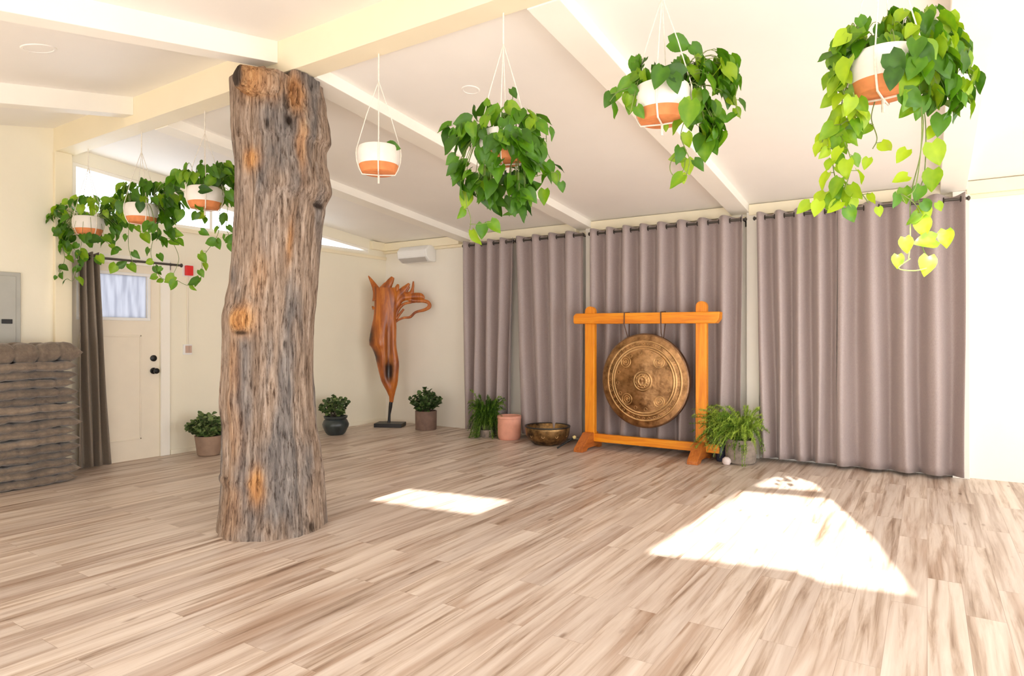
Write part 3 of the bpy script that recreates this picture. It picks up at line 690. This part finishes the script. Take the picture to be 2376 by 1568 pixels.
    for poly, sp, ts in vines:
        pts = []
        jd = r.uniform(-.06, .06)
        for k, (px, py) in enumerate(poly): pts.append(at(px, py, D+(jd if keep is None or k else jd*.5) - (.14 if keep and keep[0] < px < keep[2] and keep[1] < py < keep[3] else 0)))
        # smooth
        sm = []
        for k in range(len(pts)-1):
            p0, p1, p2, p3 = pts[max(k-1,0)], pts[k], pts[k+1], pts[min(k+2, len(pts)-1)]
            for q in range(8):
                s = q/8; sm.append(.5*((2*p1)+(p2-p0)*s+(2*p0-5*p1+4*p2-p3)*s*s+(3*p1-p0-3*p2+p3)*s**3))
        sm.append(pts[-1]); st.tube(sm, .0022, 5)
        if sp:
            acc = 0; sd = 1
            for k in range(1, len(sm)):
                acc += (sm[k]-sm[k-1]).length
                if acc > sp:
                    acc = 0; sd = -sd; off = RT*sd*r.uniform(.005, .03)+FW*r.uniform(-.02,.02); q = sm[k]+off; st.tube([sm[k], q], .0015, 4)
                    toC = (O-q).normalized()
                    leaf(fol, q, (-UP*r.uniform(.5, 1.1)+RT*sd*r.uniform(.1, .9)+FW*r.uniform(-.3,.3)), toC*r.uniform(.4,1)+UP*r.uniform(.1,1)+RT*r.uniform(-.9,.9), Ls*r.uniform(.6,1.0), max(.01, min(1, r.uniform(*tone)+ts)), curl=r.uniform(.05,.4), rnd=r)
    for (x, y, sc, ang, tn, dd) in singles:   # ang: tip direction in the picture, degrees clockwise from right
        q = at(x, y, D+dd); a = math.radians(ang); tip = RT*math.cos(a)-UP*math.sin(a)
        leaf(fol, q-tip*Ls*sc*.5, tip, (O-q).normalized()+UP*r.uniform(.1,.5)+RT*r.uniform(-.3,.3), Ls*sc, tn, curl=r.uniform(.05,.2), rnd=r)
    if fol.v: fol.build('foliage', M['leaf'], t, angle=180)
    if st.v: st.build('vine_stems', M['stem'], t)
    return t

planter(-.145, 2.335, 'hanging planter at the top right with the longest trailing vines', 
    [(2150,85,95,75,78),(2080,50,40,45,16),(2205,170,62,75,52),(1985,85,42,48,24),(1958,140,26,60,18),(2130,200,50,30,12),(2110,120,40,60,18),(2060,95,45,25,10)],
    [([(1965,120),(1952,190),(1968,250),(1962,300),(1935,345),(1935,400),(1955,450),(1950,485)],.017,.20),([(1960,290),(1915,315),(1905,345)],.022,.3),([(1960,330),(1975,380),(1960,440)],.026,.25),([(1950,440),(1900,455),(1885,480)],.035,.3),([(1955,430),(1990,440),(2015,470)],.04,.2),
     ([(2030,235),(2022,275),(2035,320),(2025,345)],.08,.3),([(1980,215),(1985,260),(1950,290)],.022,.2),([(1975,170),(1955,230),(1945,300)],.022,.15),([(2130,210),(2142,280),(2135,360),(2118,430),(2112,470),(2112,560),(2108,600)],0,0),([(2140,220),(2148,300),(2145,400),(2130,460),(2150,520),(2140,570),(2155,600)],0,0),([(2138,240),(2138,330),(2125,430),(2105,455)],0,0),([(2112,600),(2085,622),(2120,628),(2150,622)],0,0),([(2100,470),(2090,450),(2120,470),(2140,500)],.045,.2)],
    [(2105,255,1.0,140,.5,0),(2180,292,1.1,100,.35,0),(2160,310,.7,120,.8,.03),(2172,358,1.2,70,.75,0),(2092,362,.8,130,.85,0),(2088,415,.8,160,.9,0),(2163,420,1.1,95,.6,0),(2100,455,.8,80,.5,0),(2130,450,.8,110,.4,0),(2148,495,.9,60,.9,0),(2128,505,.6,100,.8,0),(2142,528,1.0,80,.65,0),(2145,560,1.1,170,.45,0),(2103,570,.8,80,.95,0),(2195,555,.9,90,.6,.02),(2083,608,.7,90,.5,0),(2150,618,1.0,100,.95,0),(1895,485,.8,110,.95,0),(2040,492,.5,80,.8,0),(2180,480,.5,60,.7,0),
     (2010,380,.6,110,.8,0),(2000,55,.7,60,.4,0),(2080,150,1.2,60,.12,-.17),(2070,185,1.0,100,.1,-.17),(2120,160,1.1,120,.4,-.17)],
    71, (.15,.72), .080, keep=(1978,120,2085,225))
planter(-1.04, 2.395, 'hanging planter third from the right, above the gong, white pot showing its orange base'.replace('third', 'second'),
    [(1500,150,38,26,12),(1640,185,55,55,46),(1675,160,35,45,20),(1590,150,35,25,12),(1625,260,32,50,26),(1650,290,30,40,12),(1470,190,18,30,6)],
    [([(1500,170),(1465,200),(1435,212),(1415,235)],.05,.05),([(1480,190),(1470,230),(1462,262)],.06,.1),([(1600,250),(1580,310),(1590,345),(1600,375),(1588,420)],.06,.1),([(1590,350),(1560,370),(1555,395),(1568,410),(1585,395),(1590,370)],.0,0),([(1620,250),(1630,300),(1650,330)],.04,0),([(1690,160),(1708,205),(1705,235),(1718,275)],.07,0),([(1560,120),(1585,100),(1620,112)],.0,0)],
    [(1580,103,1.3,10,.35,0),(1618,118,.9,40,.3,0),(1528,182,1.2,110,.22,-.17),(1567,195,1.0,75,.2,-.17),(1560,165,1.2,200,.08,-.17),(1598,265,1.4,95,.5,-.17),(1636,345,1.5,92,.45,0),(1668,325,1.0,110,.5,0),(1597,388,.9,80,.75,0),(1570,365,.9,170,.6,0),(1585,415,.6,80,.8,0),(1700,235,.7,40,.7,0),(1712,262,.6,60,.6,0),(1425,225,.9,120,.5,0),(1462,250,.8,100,.5,0),(1545,298,.4,90,.6,0)],
    72, (.10,.58), .084, keep=(1478,205,1590,295))
planter(-1.93, 2.335, 'bushy hanging planter third from the right with foliage covering its pot',
    [(1165,330,60,40,22),(1165,285,92,52,60),(1080,300,35,30,12),(1120,400,60,60,30),(1180,440,62,42,34),(1225,330,45,50,24),(1215,400,35,45,14),(1065,385,25,22,7),(1265,380,22,25,5)],
    [([(1085,430),(1082,470),(1092,505),(1090,535)],.12,.2),([(1180,260),(1190,225),(1180,205)],.06,0),([(1230,270),(1262,290),(1268,330)],.05,0),([(1240,410),(1290,400),(1295,430)],.08,.1),([(1130,260),(1128,240)],0,0),([(1090,520),(1110,520),(1140,515)],0,0)],
    [(1080,467,1.0,100,.7,0),(1118,537,.9,95,.35,0),(1150,527,.9,50,.5,0),(1262,458,.9,95,.5,0),(1235,433,1.2,340,.25,0),(1290,415,.8,80,.5,0),(1072,283,1.1,170,.25,0),(1068,316,1.1,170,.22,0),(1046,372,.8,140,.4,0),(1055,400,1.0,100,.4,0),(1190,480,1.2,80,.3,0),(1130,235,.5,270,.5,0)],
    73, (.12,.5), .095)
planter(-2.86, 2.405, 'nearly empty white hanging planter with one leaf, right of the trunk', [], [([(890,345),(905,338),(915,342)],0,0)], [(915,341,.9,15,.3,-.05)], 74, group=None)
planter(-4.72, 2.385, 'hanging planter nearest the left side of the trunk', 
    [(475,395,58,24,38),(425,408,28,14,8),(530,405,26,32,16),(520,440,25,30,10),(450,430,12,22,4)],
    [([(455,430),(452,480),(470,500),(450,512)],.09,.2),([(520,430),(510,490),(508,530),(500,555),(470,600),(468,640),(440,662),(410,650)],.10,.15),([(530,470),(525,530),(545,560)],.07,.1)],
    [(462,502,1.0,160,.6,0),(487,562,1.0,170,.35,0),(475,540,.8,30,.35,0),(472,600,.9,60,.5,0),(468,635,.7,60,.4,0),(447,655,1.0,160,.2,0),(537,552,1.0,300,.3,0),(478,440,1.0,0,.05,-.17),(535,575,.7,80,.4,0)],
    75, (.08,.48), keep=(450,440,510,482))
planter(-5.655, 2.36, 'hanging planter between the two others at the left, above the door', 
    [(340,445,70,32,42),(400,460,42,38,34),(375,515,28,40,26),(300,460,26,34,10),(320,425,40,14,6)],
    [([(385,540),(400,560),(412,548)],.06,.2),([(300,510),(298,570),(310,615)],.14,.1),([(360,540),(350,590),(370,640),(395,650)],.13,.1),([(400,560),(415,600),(400,640)],.0,0)],
    [(412,543,1.1,10,.5,0),(405,562,.9,30,.5,0),(340,553,1.1,60,.55,0),(322,532,.7,60,.5,0),(308,622,1.0,50,.5,0),(262,624,1.1,120,.55,0),(285,612,.9,330,.15,0),(345,608,.8,160,.6,0),(373,598,.8,60,.3,0),(355,643,.8,160,.5,0),(392,648,1.2,150,.55,0),(370,625,.6,140,.4,0),(325,482,1.0,95,.08,-.17)],
    76, (.08,.5), keep=(297,478,362,512))
planter(-6.60, 2.345, 'leftmost hanging planter, above the bunched curtain', 
    [(200,475,55,24,24),(268,485,34,36,34),(140,505,28,42,28),(175,550,40,26,24),(220,520,50,45,14),(280,525,22,18,8)],
    [([(140,560),(150,600),(135,640)],.07,0),([(190,560),(180,610),(170,650),(155,645)],.07,0),([(230,550),(260,570),(275,578)],.06,0),([(150,560),(190,590),(235,600)],.06,.2)],
    [(157,578,1.0,100,.55,0),(195,590,1.2,40,.6,0),(235,602,1.0,60,.65,0),(225,556,1.3,10,.1,-.15),(262,565,.7,60,.2,0),(275,578,.7,10,.25,0),(150,622,.9,30,.2,0),(180,625,.8,120,.25,0),(128,645,.5,120,.3,0),(250,465,1.2,350,.5,-.1),(143,485,1.0,60,.35,0)],
    77, (.08,.6), keep=(183,492,232,535))

# ------------------------------------------------------------------ driftwood sculpture
SP = Vector((-6.48, 6.80, 0)); SDp = (SP-O).dot(FW); sppm = F/SDp
def sc_(x, y, dd=0.0): return at(700+x/2.7025, 480+y/2.7025, SDp+dd)
t = thing('wood_sculpture', SP, 'tall flame-like root wood sculpture on a black base in the corner', 'sculpture')
m = MB(); m.box(-.20, .20, -.13, .13, 0, .055); o = m.build('base', M['blackbase'], t, smooth=False, bevel=.004); o.rotation_euler = (0, 0, TH-.1); o.location = (0,0,0)
m = MB(); m.tube([sc_(547,1352), sc_(550,1300,.01), sc_(556,1255), sc_(560,1222)], [.022,.018,.026,.026], 12); m.build('stem', M['blackbase'], t)
outl = [(505,450,590),(540,455,602),(580,456,602),(620,456,598),(660,453,594),(700,449,592),(730,442,594),(760,436,595),(800,428,594),(835,423,593),(865,425,594),(885,440,596),(910,452,600),(940,462,605),(970,468,610),(1000,475,611),(1030,482,609),(1060,490,606),(1090,498,604),(1115,510,600),(1150,530,590),(1190,548,580),(1225,550,574)]
m = MB(); rows = []; na = 48
for y, l, r_ in outl:
    cx_, w = (l+r_)/2, (r_-l)/2; row = []
    for i in range(na):
        a = 2*PI*i/na; wm = w/2.7025/sppm
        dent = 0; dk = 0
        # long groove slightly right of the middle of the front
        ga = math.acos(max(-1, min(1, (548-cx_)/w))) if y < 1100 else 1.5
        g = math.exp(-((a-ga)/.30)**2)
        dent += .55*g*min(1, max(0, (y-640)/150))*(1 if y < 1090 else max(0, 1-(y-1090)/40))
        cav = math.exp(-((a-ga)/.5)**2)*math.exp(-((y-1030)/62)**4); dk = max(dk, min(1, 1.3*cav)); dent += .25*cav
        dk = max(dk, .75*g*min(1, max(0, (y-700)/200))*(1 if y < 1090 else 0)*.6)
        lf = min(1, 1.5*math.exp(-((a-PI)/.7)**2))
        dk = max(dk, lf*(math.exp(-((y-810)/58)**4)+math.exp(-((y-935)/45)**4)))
        dz = .6 if math.sin(a) > 0 else .55
        rr_ = 1 - dent + .05*noise.noise(Vector((math.cos(a)*1.5, math.sin(a)*1.5, y*.012)))
        p = sc_(cx_ + w*math.cos(a)*(1-.0*dent), y, -wm*dz*math.sin(a)*rr_)
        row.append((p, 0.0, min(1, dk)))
    rows.append(row)
m.grid(rows, True, True, True)
def branch(pts, rad, flat=.6, n=12):
    P_ = [sc_(*p) for p in pts]; sm = []; rs = []
    for k in range(len(P_)-1):
        p0, p1, p2, p3 = P_[max(k-1,0)], P_[k], P_[k+1], P_[min(k+2, len(P_)-1)]
        for q in range(5):
            s = q/5; sm.append(.5*((2*p1)+(p2-p0)*s+(2*p0-5*p1+4*p2-p3)*s*s+(3*p1-p0-3*p2+p3)*s**3)); rs.append((rad[k]*(1-s)+rad[k+1]*s)/2.7025/sppm)
    sm.append(P_[-1]); rs.append(rad[-1]/2.7025/sppm)
    rs = [r_*(1+.12*noise.noise(p*23)) for r_, p in zip(rs, sm)]
    m.tube(sm, rs, n, flat=flat, side=FW)
branch([(485,580),(468,520),(445,475),(418,432)], [42,24,14,3])
branch([(500,590),(515,530),(545,485),(572,440)], [48,38,26,11])
branch([(560,600),(585,540),(600,500),(605,484)], [36,20,12,5])
branch([(560,620),(600,560),(640,520),(675,480)], [36,28,22,6])
branch([(650,530),(672,500),(665,515)], [16,8,6])
branch([(620,560),(680,545),(696,510),(700,466)], [22,16,9,4])
branch([(570,640),(620,575),(690,560),(745,560),(768,578)], [34,24,22,20,6])
branch([(640,560),(700,585),(760,588),(795,600),(800,625),(770,645),(715,660),(680,690),(640,695),(600,712),(578,730)], [16,14,12,11,13,10,8,8,7,7,10])
branch([(575,720),(600,650),(635,612),(680,598),(740,590)], [16,12,9,8,7])
branch([(590,700),(600,690),(640,640)], [14,9,7])
branch([(455,640),(442,622)], [12,4]); branch([(500,570),(510,520)], [30,12])
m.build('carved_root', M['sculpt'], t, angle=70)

# ------------------------------------------------------------------ gong
GY = 6.75
t = thing('gong_stand', (-2.62, GY, 0), 'orange wooden frame stand holding the gong', 'stand')
def roundpost(name, x0, x1, y0, y1, z0, z1, mat):
    m = MB(); w = (x1-x0)/2; rows = []
    pts = [(x0,z0),(x1,z0),(x1,z1-w*.9)]+[((x0+x1)/2+w*math.cos(a), z1-w*.9+w*.9*math.sin(a)) for a in [PI*k/8 for k in range(1,8)]]+[(x0,z1-w*.9)]
    m.grid([[Vector((x, y, z)) for x, z in pts] for y in (y0, y1)], True, True, True); return m.build(name, mat, t, smooth=False, bevel=.006)
roundpost('upright', -3.335, -3.215, GY-.035, GY+.035, .10, 1.64, M['orangeV'])
roundpost('upright', -2.045, -1.93, GY-.035, GY+.035, .10, 1.665, M['orangeV'])
m = MB(); ch = .03; pts = [(-3.46,1.44),(-1.83,1.43),(-1.795,1.475),(-1.79,1.55),(-3.44,1.56),(-3.47,1.53),(-3.47,1.46)]
m.grid([[Vector((x, y, z)) for x, z in pts] for y in (GY-.065, GY+.065)], True, True, True); m.build('crossbar', M['orangeH'], t, smooth=False, bevel=.008)
box('lower_rail', (-3.335, -1.80, GY-.03, GY+.03, .085, .175), M['orangeH'], t, .006)
for x in (-3.275, -1.99):
    m = MB(); pts = [(GY-.33,0),(GY-.33,.035),(GY-.10,.19),(GY+.08,.19),(GY+.185,.06),(GY+.185,0),(GY+.12,0),(GY+.10,.03),(GY-.18,.03),(GY-.22,0)]
    m.grid([[Vector((xx, y, z)) for y, z in pts] for xx in (x-.055, x+.055)], True, True, True); m.build('foot', M['orangeF'], t, smooth=False, bevel=.005)
g = thing('gong', (-2.62, GY, .80), 'large engraved bronze gong hanging in the orange frame', 'gong')
GC = (-2.62, GY-.01, .805)
def depthf(rad):
    return -.055 + .05*(rad/.49)**2 - .012*math.exp(-(rad/.075)**4)
rings = [(.345,.006,1),(.37,.006,1),(.425,.007,1),(.10,.005,1),(.075,.004,1),(.045,.006,1)]
m = MB(); n = 120; rows = []; k = 0; rad = 0.0
while rad <= .4901:
    z = depthf(rad); tn = 0
    for rr_, w, h in rings:
        e = math.exp(-((rad-rr_)/w)**2); z -= .006*e*h; tn = max(tn, .55*e)
    rows.append([(Vector((GC[0]+rad*math.cos(2*PI*i/n), GC[1]+z, GC[2]+rad*math.sin(2*PI*i/n)*1.035)), tn, 0.0) for i in range(n)]); rad += .0049
m.grid(rows, True, True)
disc = m
m = MB(); m.lathe([(.488,-.006),(.502,.0),(.506,.02),(.50,.075),(.488,.08),(.486,.02)], GC, 96, 'y', cap0=False); m.v = [(x, y, GC[2]+(z-GC[2])*1.035) for x, y, z in m.v]; m.build('rim', M['gongrim'], g)
m = disc
def ring(cx_, cz, rr_, w, n=28, tone=.7):
    pts = []
    for q in range(n+1):
        a = 2*PI*q/n; x, z = cx_+rr_*math.cos(a), cz+rr_*math.sin(a); pts.append((GC[0]+x, GC[1]+depthf(math.hypot(x, z))-.003, GC[2]+z*1.035))
    s0 = len(m.v); m.tube(pts, w, 6, caps=False)
    for q in range(s0, len(m.v)): m.t[q] = tone
for sx, sz in ((-.20,.20),(.185,.20),(-.185,-.20),(.185,-.21)): ring(sx, sz, .058, .005); ring(sx, sz, .035, .004); ring(sx, sz, .012, .006, 12)
for q in range(8): a = PI/4*q+.2; ring(.06*math.cos(a), .06*math.sin(a), .016, .004, 12)
for q in range(40): a = 2*PI*q/40; ring(.398*math.cos(a), .398*math.sin(a), .013, .003, 10, .5)
for q in range(16): a = 2*PI*q/16+.1; ring(.30*math.cos(a), .30*math.sin(a), .018, .003, 12, .45)
m.build('disc', M['gong'], g, angle=180, origin=GC)
for sx in (-1, 1):
    m = MB(); x = GC[0]+sx*.20
    m.tube([(x+sx*.01, GY-.070, 1.555), (x+sx*.012, GY-.072, 1.43), (x, GY-.03, 1.33), (x-sx*.0, GY+.02, 1.26)], .006, 8); m.tube([(x+sx*.01, GY-.070, 1.557),(x+sx*.01, GY+.07, 1.567),(x+sx*.01, GY+.072, 1.43),(x, GY+.04, 1.26)], .006, 8)
    m.build('cord', M['cordbrown'], g)

# ------------------------------------------------------------------ pots and small things on the floor
def potted(name, loc, label, prof, potmat, soilr, soilz, cat='potted plant', group=None, n=40):
    t = thing(name, loc, label, cat, group)
    m = MB(); m.lathe(prof, loc, n, cap0=True); pot_ = m.build('pot', potmat, t, angle=35)
    m = MB(); m.lathe([(0,soilz),(soilr,soilz)], loc, n, cap0=False); m.build('soil', M['soil'], pot_)
    return t
def jade(t, base, r0, spread, height, seed, n=26, lsz=.05, tone=(.1,.8)):
    r = random.Random(seed); fol = MB(); st = MB(); base = Vector(base)
    for k in range(n):
        a = r.uniform(0, 2*PI); q = math.sqrt(r.uniform(0, 1))
        b0 = base+Vector((math.cos(a), math.sin(a), 0))*r0*.4*q; tip = base+Vector((math.cos(a)*spread*q, math.sin(a)*spread*q, height*(1-.55*q*q)*r.uniform(.7, 1.1)))
        mid = (b0+tip)/2+Vector((math.cos(a), math.sin(a), 0))*.02; pts = bez(b0, mid, tip, 8); st.tube(pts, [.006-.0005*i for i in range(9)], 5)
        for i in range(3, 9):
            for s_ in range(3):
                d = Vector((r.uniform(-1,1), r.uniform(-1,1), r.uniform(-.3,1))).normalized()
                leaf(fol, pts[i], d, Vector((r.uniform(-.4,.4), r.uniform(-.4,.4), 1)) - FW*.4, lsz*r.uniform(.7, 1.2), r.uniform(*tone), W=.95, fold=.2, curl=.1, rnd=r, heart=False)
    fol.build('foliage', M['jade'], t, angle=180); st.build('stems', M['woodystem'], t)
GP = 'small leafy plants along the left wall'
p = Vector((-6.60, 4.10, 0)); t = potted('potted_plant', p, 'green shrubby plant in a taupe pot half hidden behind the trunk', [(0,0),(.105,0),(.115,.01),(.14,.2),(.142,.215),(.13,.215),(.128,.18)], M['taupepot'], .129, .185)
jade(t, p+Vector((0,0,.19)), .12, .22, .26, 1, 46, .055, (.25,.9))
p = Vector((-6.56, 5.86, 0)); t = potted('potted_plant', p, 'small leafy plant in a dark glazed round pot right of the trunk', [(0,0),(.10,0),(.11,.01),(.13,.03),(.168,.11),(.172,.14),(.15,.19),(.135,.205),(.15,.22),(.155,.245),(.14,.25),(.135,.22)], M['darkpot'], .136, .225)
jade(t, p+Vector((0,0,.23)), .12, .22, .27, 2, 26, .05, (.05,.75))
p = Vector((-5.86, 6.86, 0)); t = potted('potted_plant', p, 'dark leafy plant in a brown cylindrical pot right of the sculpture', [(0,0),(.14,0),(.147,.01),(.150,.255),(.146,.262),(.136,.262),(.134,.22)], M['brownpot'], .135, .235)
jade(t, p+Vector((0,0,.235)), .13, .235, .32, 3, 30, .06, (.0,.55))
# pink pot
p = Vector((-4.43, 6.79, 0)); t = thing('clay_pot', p, 'empty pink clay pot standing between the fern and the bronze bowl', 'pot')
m = MB(); m.lathe([(0,0),(.125,0),(.137,.012),(.145,.05),(.148,.26),(.153,.265),(.153,.295),(.147,.298),(.138,.295),(.135,.26),(.125,.03),(0,.03)], p, 48); m.build('pot_body', M['pinkpot'], t, angle=35)
m = MB(); m.lathe([(0,.235),(.133,.24)], p, 30, cap0=False); m.build('soil', M['soil'], t)
# fern left of it
def fronds(t, base, n, L, seed, lean, spread, needle=.02, tone=(.1,.9), droop=.5, up=1.0, rise=0.0):
    r = random.Random(seed); m = MB(); st = MB(); base = Vector(base)
    for k in range(n):
        a = r.uniform(0, 2*PI); out = Vector((math.cos(a), math.sin(a), 0))*spread*r.uniform(.15, 1)+Vector(lean)*r.uniform(.3, 1)
        l = L*r.uniform(.6, 1.1); b0 = base+Vector((math.cos(a), math.sin(a), 0))*.05
        p1 = b0+UP*l*up*.75+out*.35; p2 = b0+out+UP*l*(up-droop*r.uniform(.2, 1.6)); pts = bez(b0, p1, p2, 16)
        for q_ in pts: q_.z = max(q_.z, .012); q_.y = min(q_.y, 6.955)
        st.tube(pts, .0016, 4)
        tn = r.uniform(*tone)
        for i in range(3, 17):
            for q in range(11):
                d = Vector((r.uniform(-1,1), r.uniform(-1,1), r.uniform(-.5,1))).normalized(); o_ = pts[i]+(pts[i-1]-pts[i])*r.random(); nl = needle*r.uniform(.6, 1.3)*(1.1-.5*i/16)
                s_ = d.cross(UP+RT*.3).normalized()*.0036; tt = max(.02, min(1, tn+r.uniform(-.15,.15)))
                e = o_+d*nl; e.z = max(e.z, .008)
                i0 = m.vert(o_-s_, tt); i1 = m.vert(o_+s_, tt); i2 = m.vert(e, tt); m.face(i0, i1, i2)
    m.build('fronds', M['fern'], t, smooth=False); st.build('stems', M['stem'], t)
p = Vector((-4.76, 6.76, 0)); t = potted('fern', p, 'feathery dark green fern on the floor against the curtain left of the pink pot', [(0,0),(.07,0),(.09,.08),(.092,.10),(.082,.10)], M['greypot'], .082, .085, 'fern')
fronds(t, p+Vector((0,0,.10)), 210, .62, 5, (0,0,0), .21, .05, (.0,.55), .85, .95)
p = Vector((-1.60, 6.78, 0)); t = potted('spiky_plant', p, 'spiky light green plant in a grey stone pot right of the gong stand', [(0,0),(.12,0),(.145,.02),(.152,.12),(.147,.235),(.15,.25),(.14,.252),(.132,.2)], M['greypot'], .136, .215)
fronds(t, p+Vector((0,0,.21)), 240, .47, 6, (-.20,-.05,0), .33, .055, (.35,1.0), .8, .98)
fronds(t, p+Vector((.02,-.13,.20)), 7, .10, 8, (.02,-.06,0), .05, .025, (.4,1.0), 3.0, .8)
# dark jar and a pale solid standing in for a reflection beside the spiky plant
p = Vector((-1.80, 6.79, 0)); t = thing('jar', p, 'small dark blue jar beside the grey pot', 'jar')
m = MB(); m.lathe([(0,0),(.045,0),(.05,.01),(.05,.15),(.035,.18),(.03,.2),(.034,.205),(0,.205)], p, 30); m.build('jar_body', M['bluejar'], t)
p = Vector((-1.70, 6.62, 0)); m = MB(); m.lathe([(0,0),(.03,.004),(.045,.03),(.04,.06),(.02,.078),(0,.08)], p, 24); tag(m.build('pale_reflection', M['palereflect'], origin=tuple(p)), 'small pale blob standing in for a reflection in front of the grey pot', 'reflection')
# bronze bowl
p = Vector((-3.835, 6.72, 0)); t = thing('singing_bowl', p, 'wide engraved bronze bowl on the floor beside the gong stand', 'bowl')
m = MB(); m.lathe([(0,.0),(.12,0),(.17,.012),(.235,.07),(.262,.13),(.268,.18),(.272,.215),(.262,.222),(.255,.215),(.25,.16),(.21,.07),(.14,.025),(0,.02)], p, 64)
for i, v in enumerate(m.v):
    zz_ = v[2]; a = math.atan2(v[1]-p.y, v[0]-p.x); ringi = i//64
    if 3 <= ringi <= 5: m.t[i] = .28*(.5+.5*math.sin(a*14))*(.5+.5*math.cos(ringi))
bowl = m
m = MB(); m.lathe([(.272,.208),(.276,.214),(.273,.224),(.262,.2245),(.254,.216)], p, 64, cap0=False); m.build('rim', M['blackbase'], t)
m = bowl; n0 = len(m.v)
for q in range(10):
    a = 2*PI*q/10; pts = [(p.x+(.258+.001)*math.cos(a+.07*math.cos(b)), p.y+.259*math.sin(a+.07*math.cos(b)), .135+.03*math.sin(b)) for b in [2*PI*k/16 for k in range(17)]]
    m.tube([((x-p.x)*(1.0+ (z-.135)*.45)+p.x, (y-p.y)*(1.0+(z-.135)*.45)+p.y, z) for x, y, z in pts], .0035, 5, caps=False)
for i in range(n0, len(m.v)): m.t[i] = .6
m.build('bowl_body', M['bowl'], t, angle=180)
# mallet
a0 = Vector((-3.56, 6.46, .015)); a1 = Vector((-3.43, 6.60, .12)); t = thing('mallet', a0, 'black stick mallet with a pale tip leaning on the left foot of the gong stand', 'mallet')
m = MB(); m.tube([a0, a1], [.010,.009], 10); m.build('handle', M['black'], t)
dr = (a1-a0).normalized(); m = MB(); m.tube([a1, a1+dr*.008, a1+dr*.03, a1+dr*.04], [.012,.02,.02,.010], 14); m.build('head', M['yellowtip'], t)

# ------------------------------------------------------------------ light
w = bpy.data.worlds.new('World'); S.world = w; w.use_nodes = True
bg = w.node_tree.nodes['Background']; bg.inputs[0].default_value = (.93, .96, 1.0, 1); bg.inputs[1].default_value = 5.2
sun = bpy.data.lights.new('sun', 'SUN'); sun.energy = 26; sun.angle = math.radians(.6); sun.color = (1, .96, .9)
so = bpy.data.objects.new('sun', sun); COL.objects.link(so); so.rotation_euler = SD.to_track_quat('-Z', 'Y').to_euler()
def portal(loc, rot, sx, sy):
    l = bpy.data.lights.new('portal', 'AREA'); l.shape = 'RECTANGLE'; l.size = sx; l.size_y = sy; l.cycles.is_portal = True
    o = bpy.data.objects.new('portal', l); COL.objects.link(o); o.location = loc; o.rotation_euler = rot
portal((-3.25, YR-.10, .70), (PI/2, 0, 0), 3.9, 1.16); portal((.95, YR-.10, .70), (PI/2, 0, 0), 3.7, 1.16)
portal((XR+.10, .6, 1.21), (PI/2, 0, PI/2), 4.0, 2.3); portal((XR+.10, 4.625, 1.18), (PI/2, 0, PI/2), 3.35, 2.24)

cam = bpy.data.cameras.new('camera'); cam.sensor_width = 36; cam.lens = F/2376*36; cam.shift_y = -(784-YH)/2376; cam.clip_start = .05
co = bpy.data.objects.new('camera', cam); COL.objects.link(co); co.location = O; co.rotation_euler = (PI/2, 0, TH)
S.camera = co
S.view_settings.view_transform = 'Standard'; S.view_settings.look = 'None'; S.view_settings.gamma = 1; S.view_settings.use_curve_mapping = False
S.view_settings.exposure = 0.0
S.cycles.max_bounces = 14; S.cycles.diffuse_bounces = 8; S.cycles.transparent_max_bounces = 8
S.cycles.sample_clamp_indirect = 8
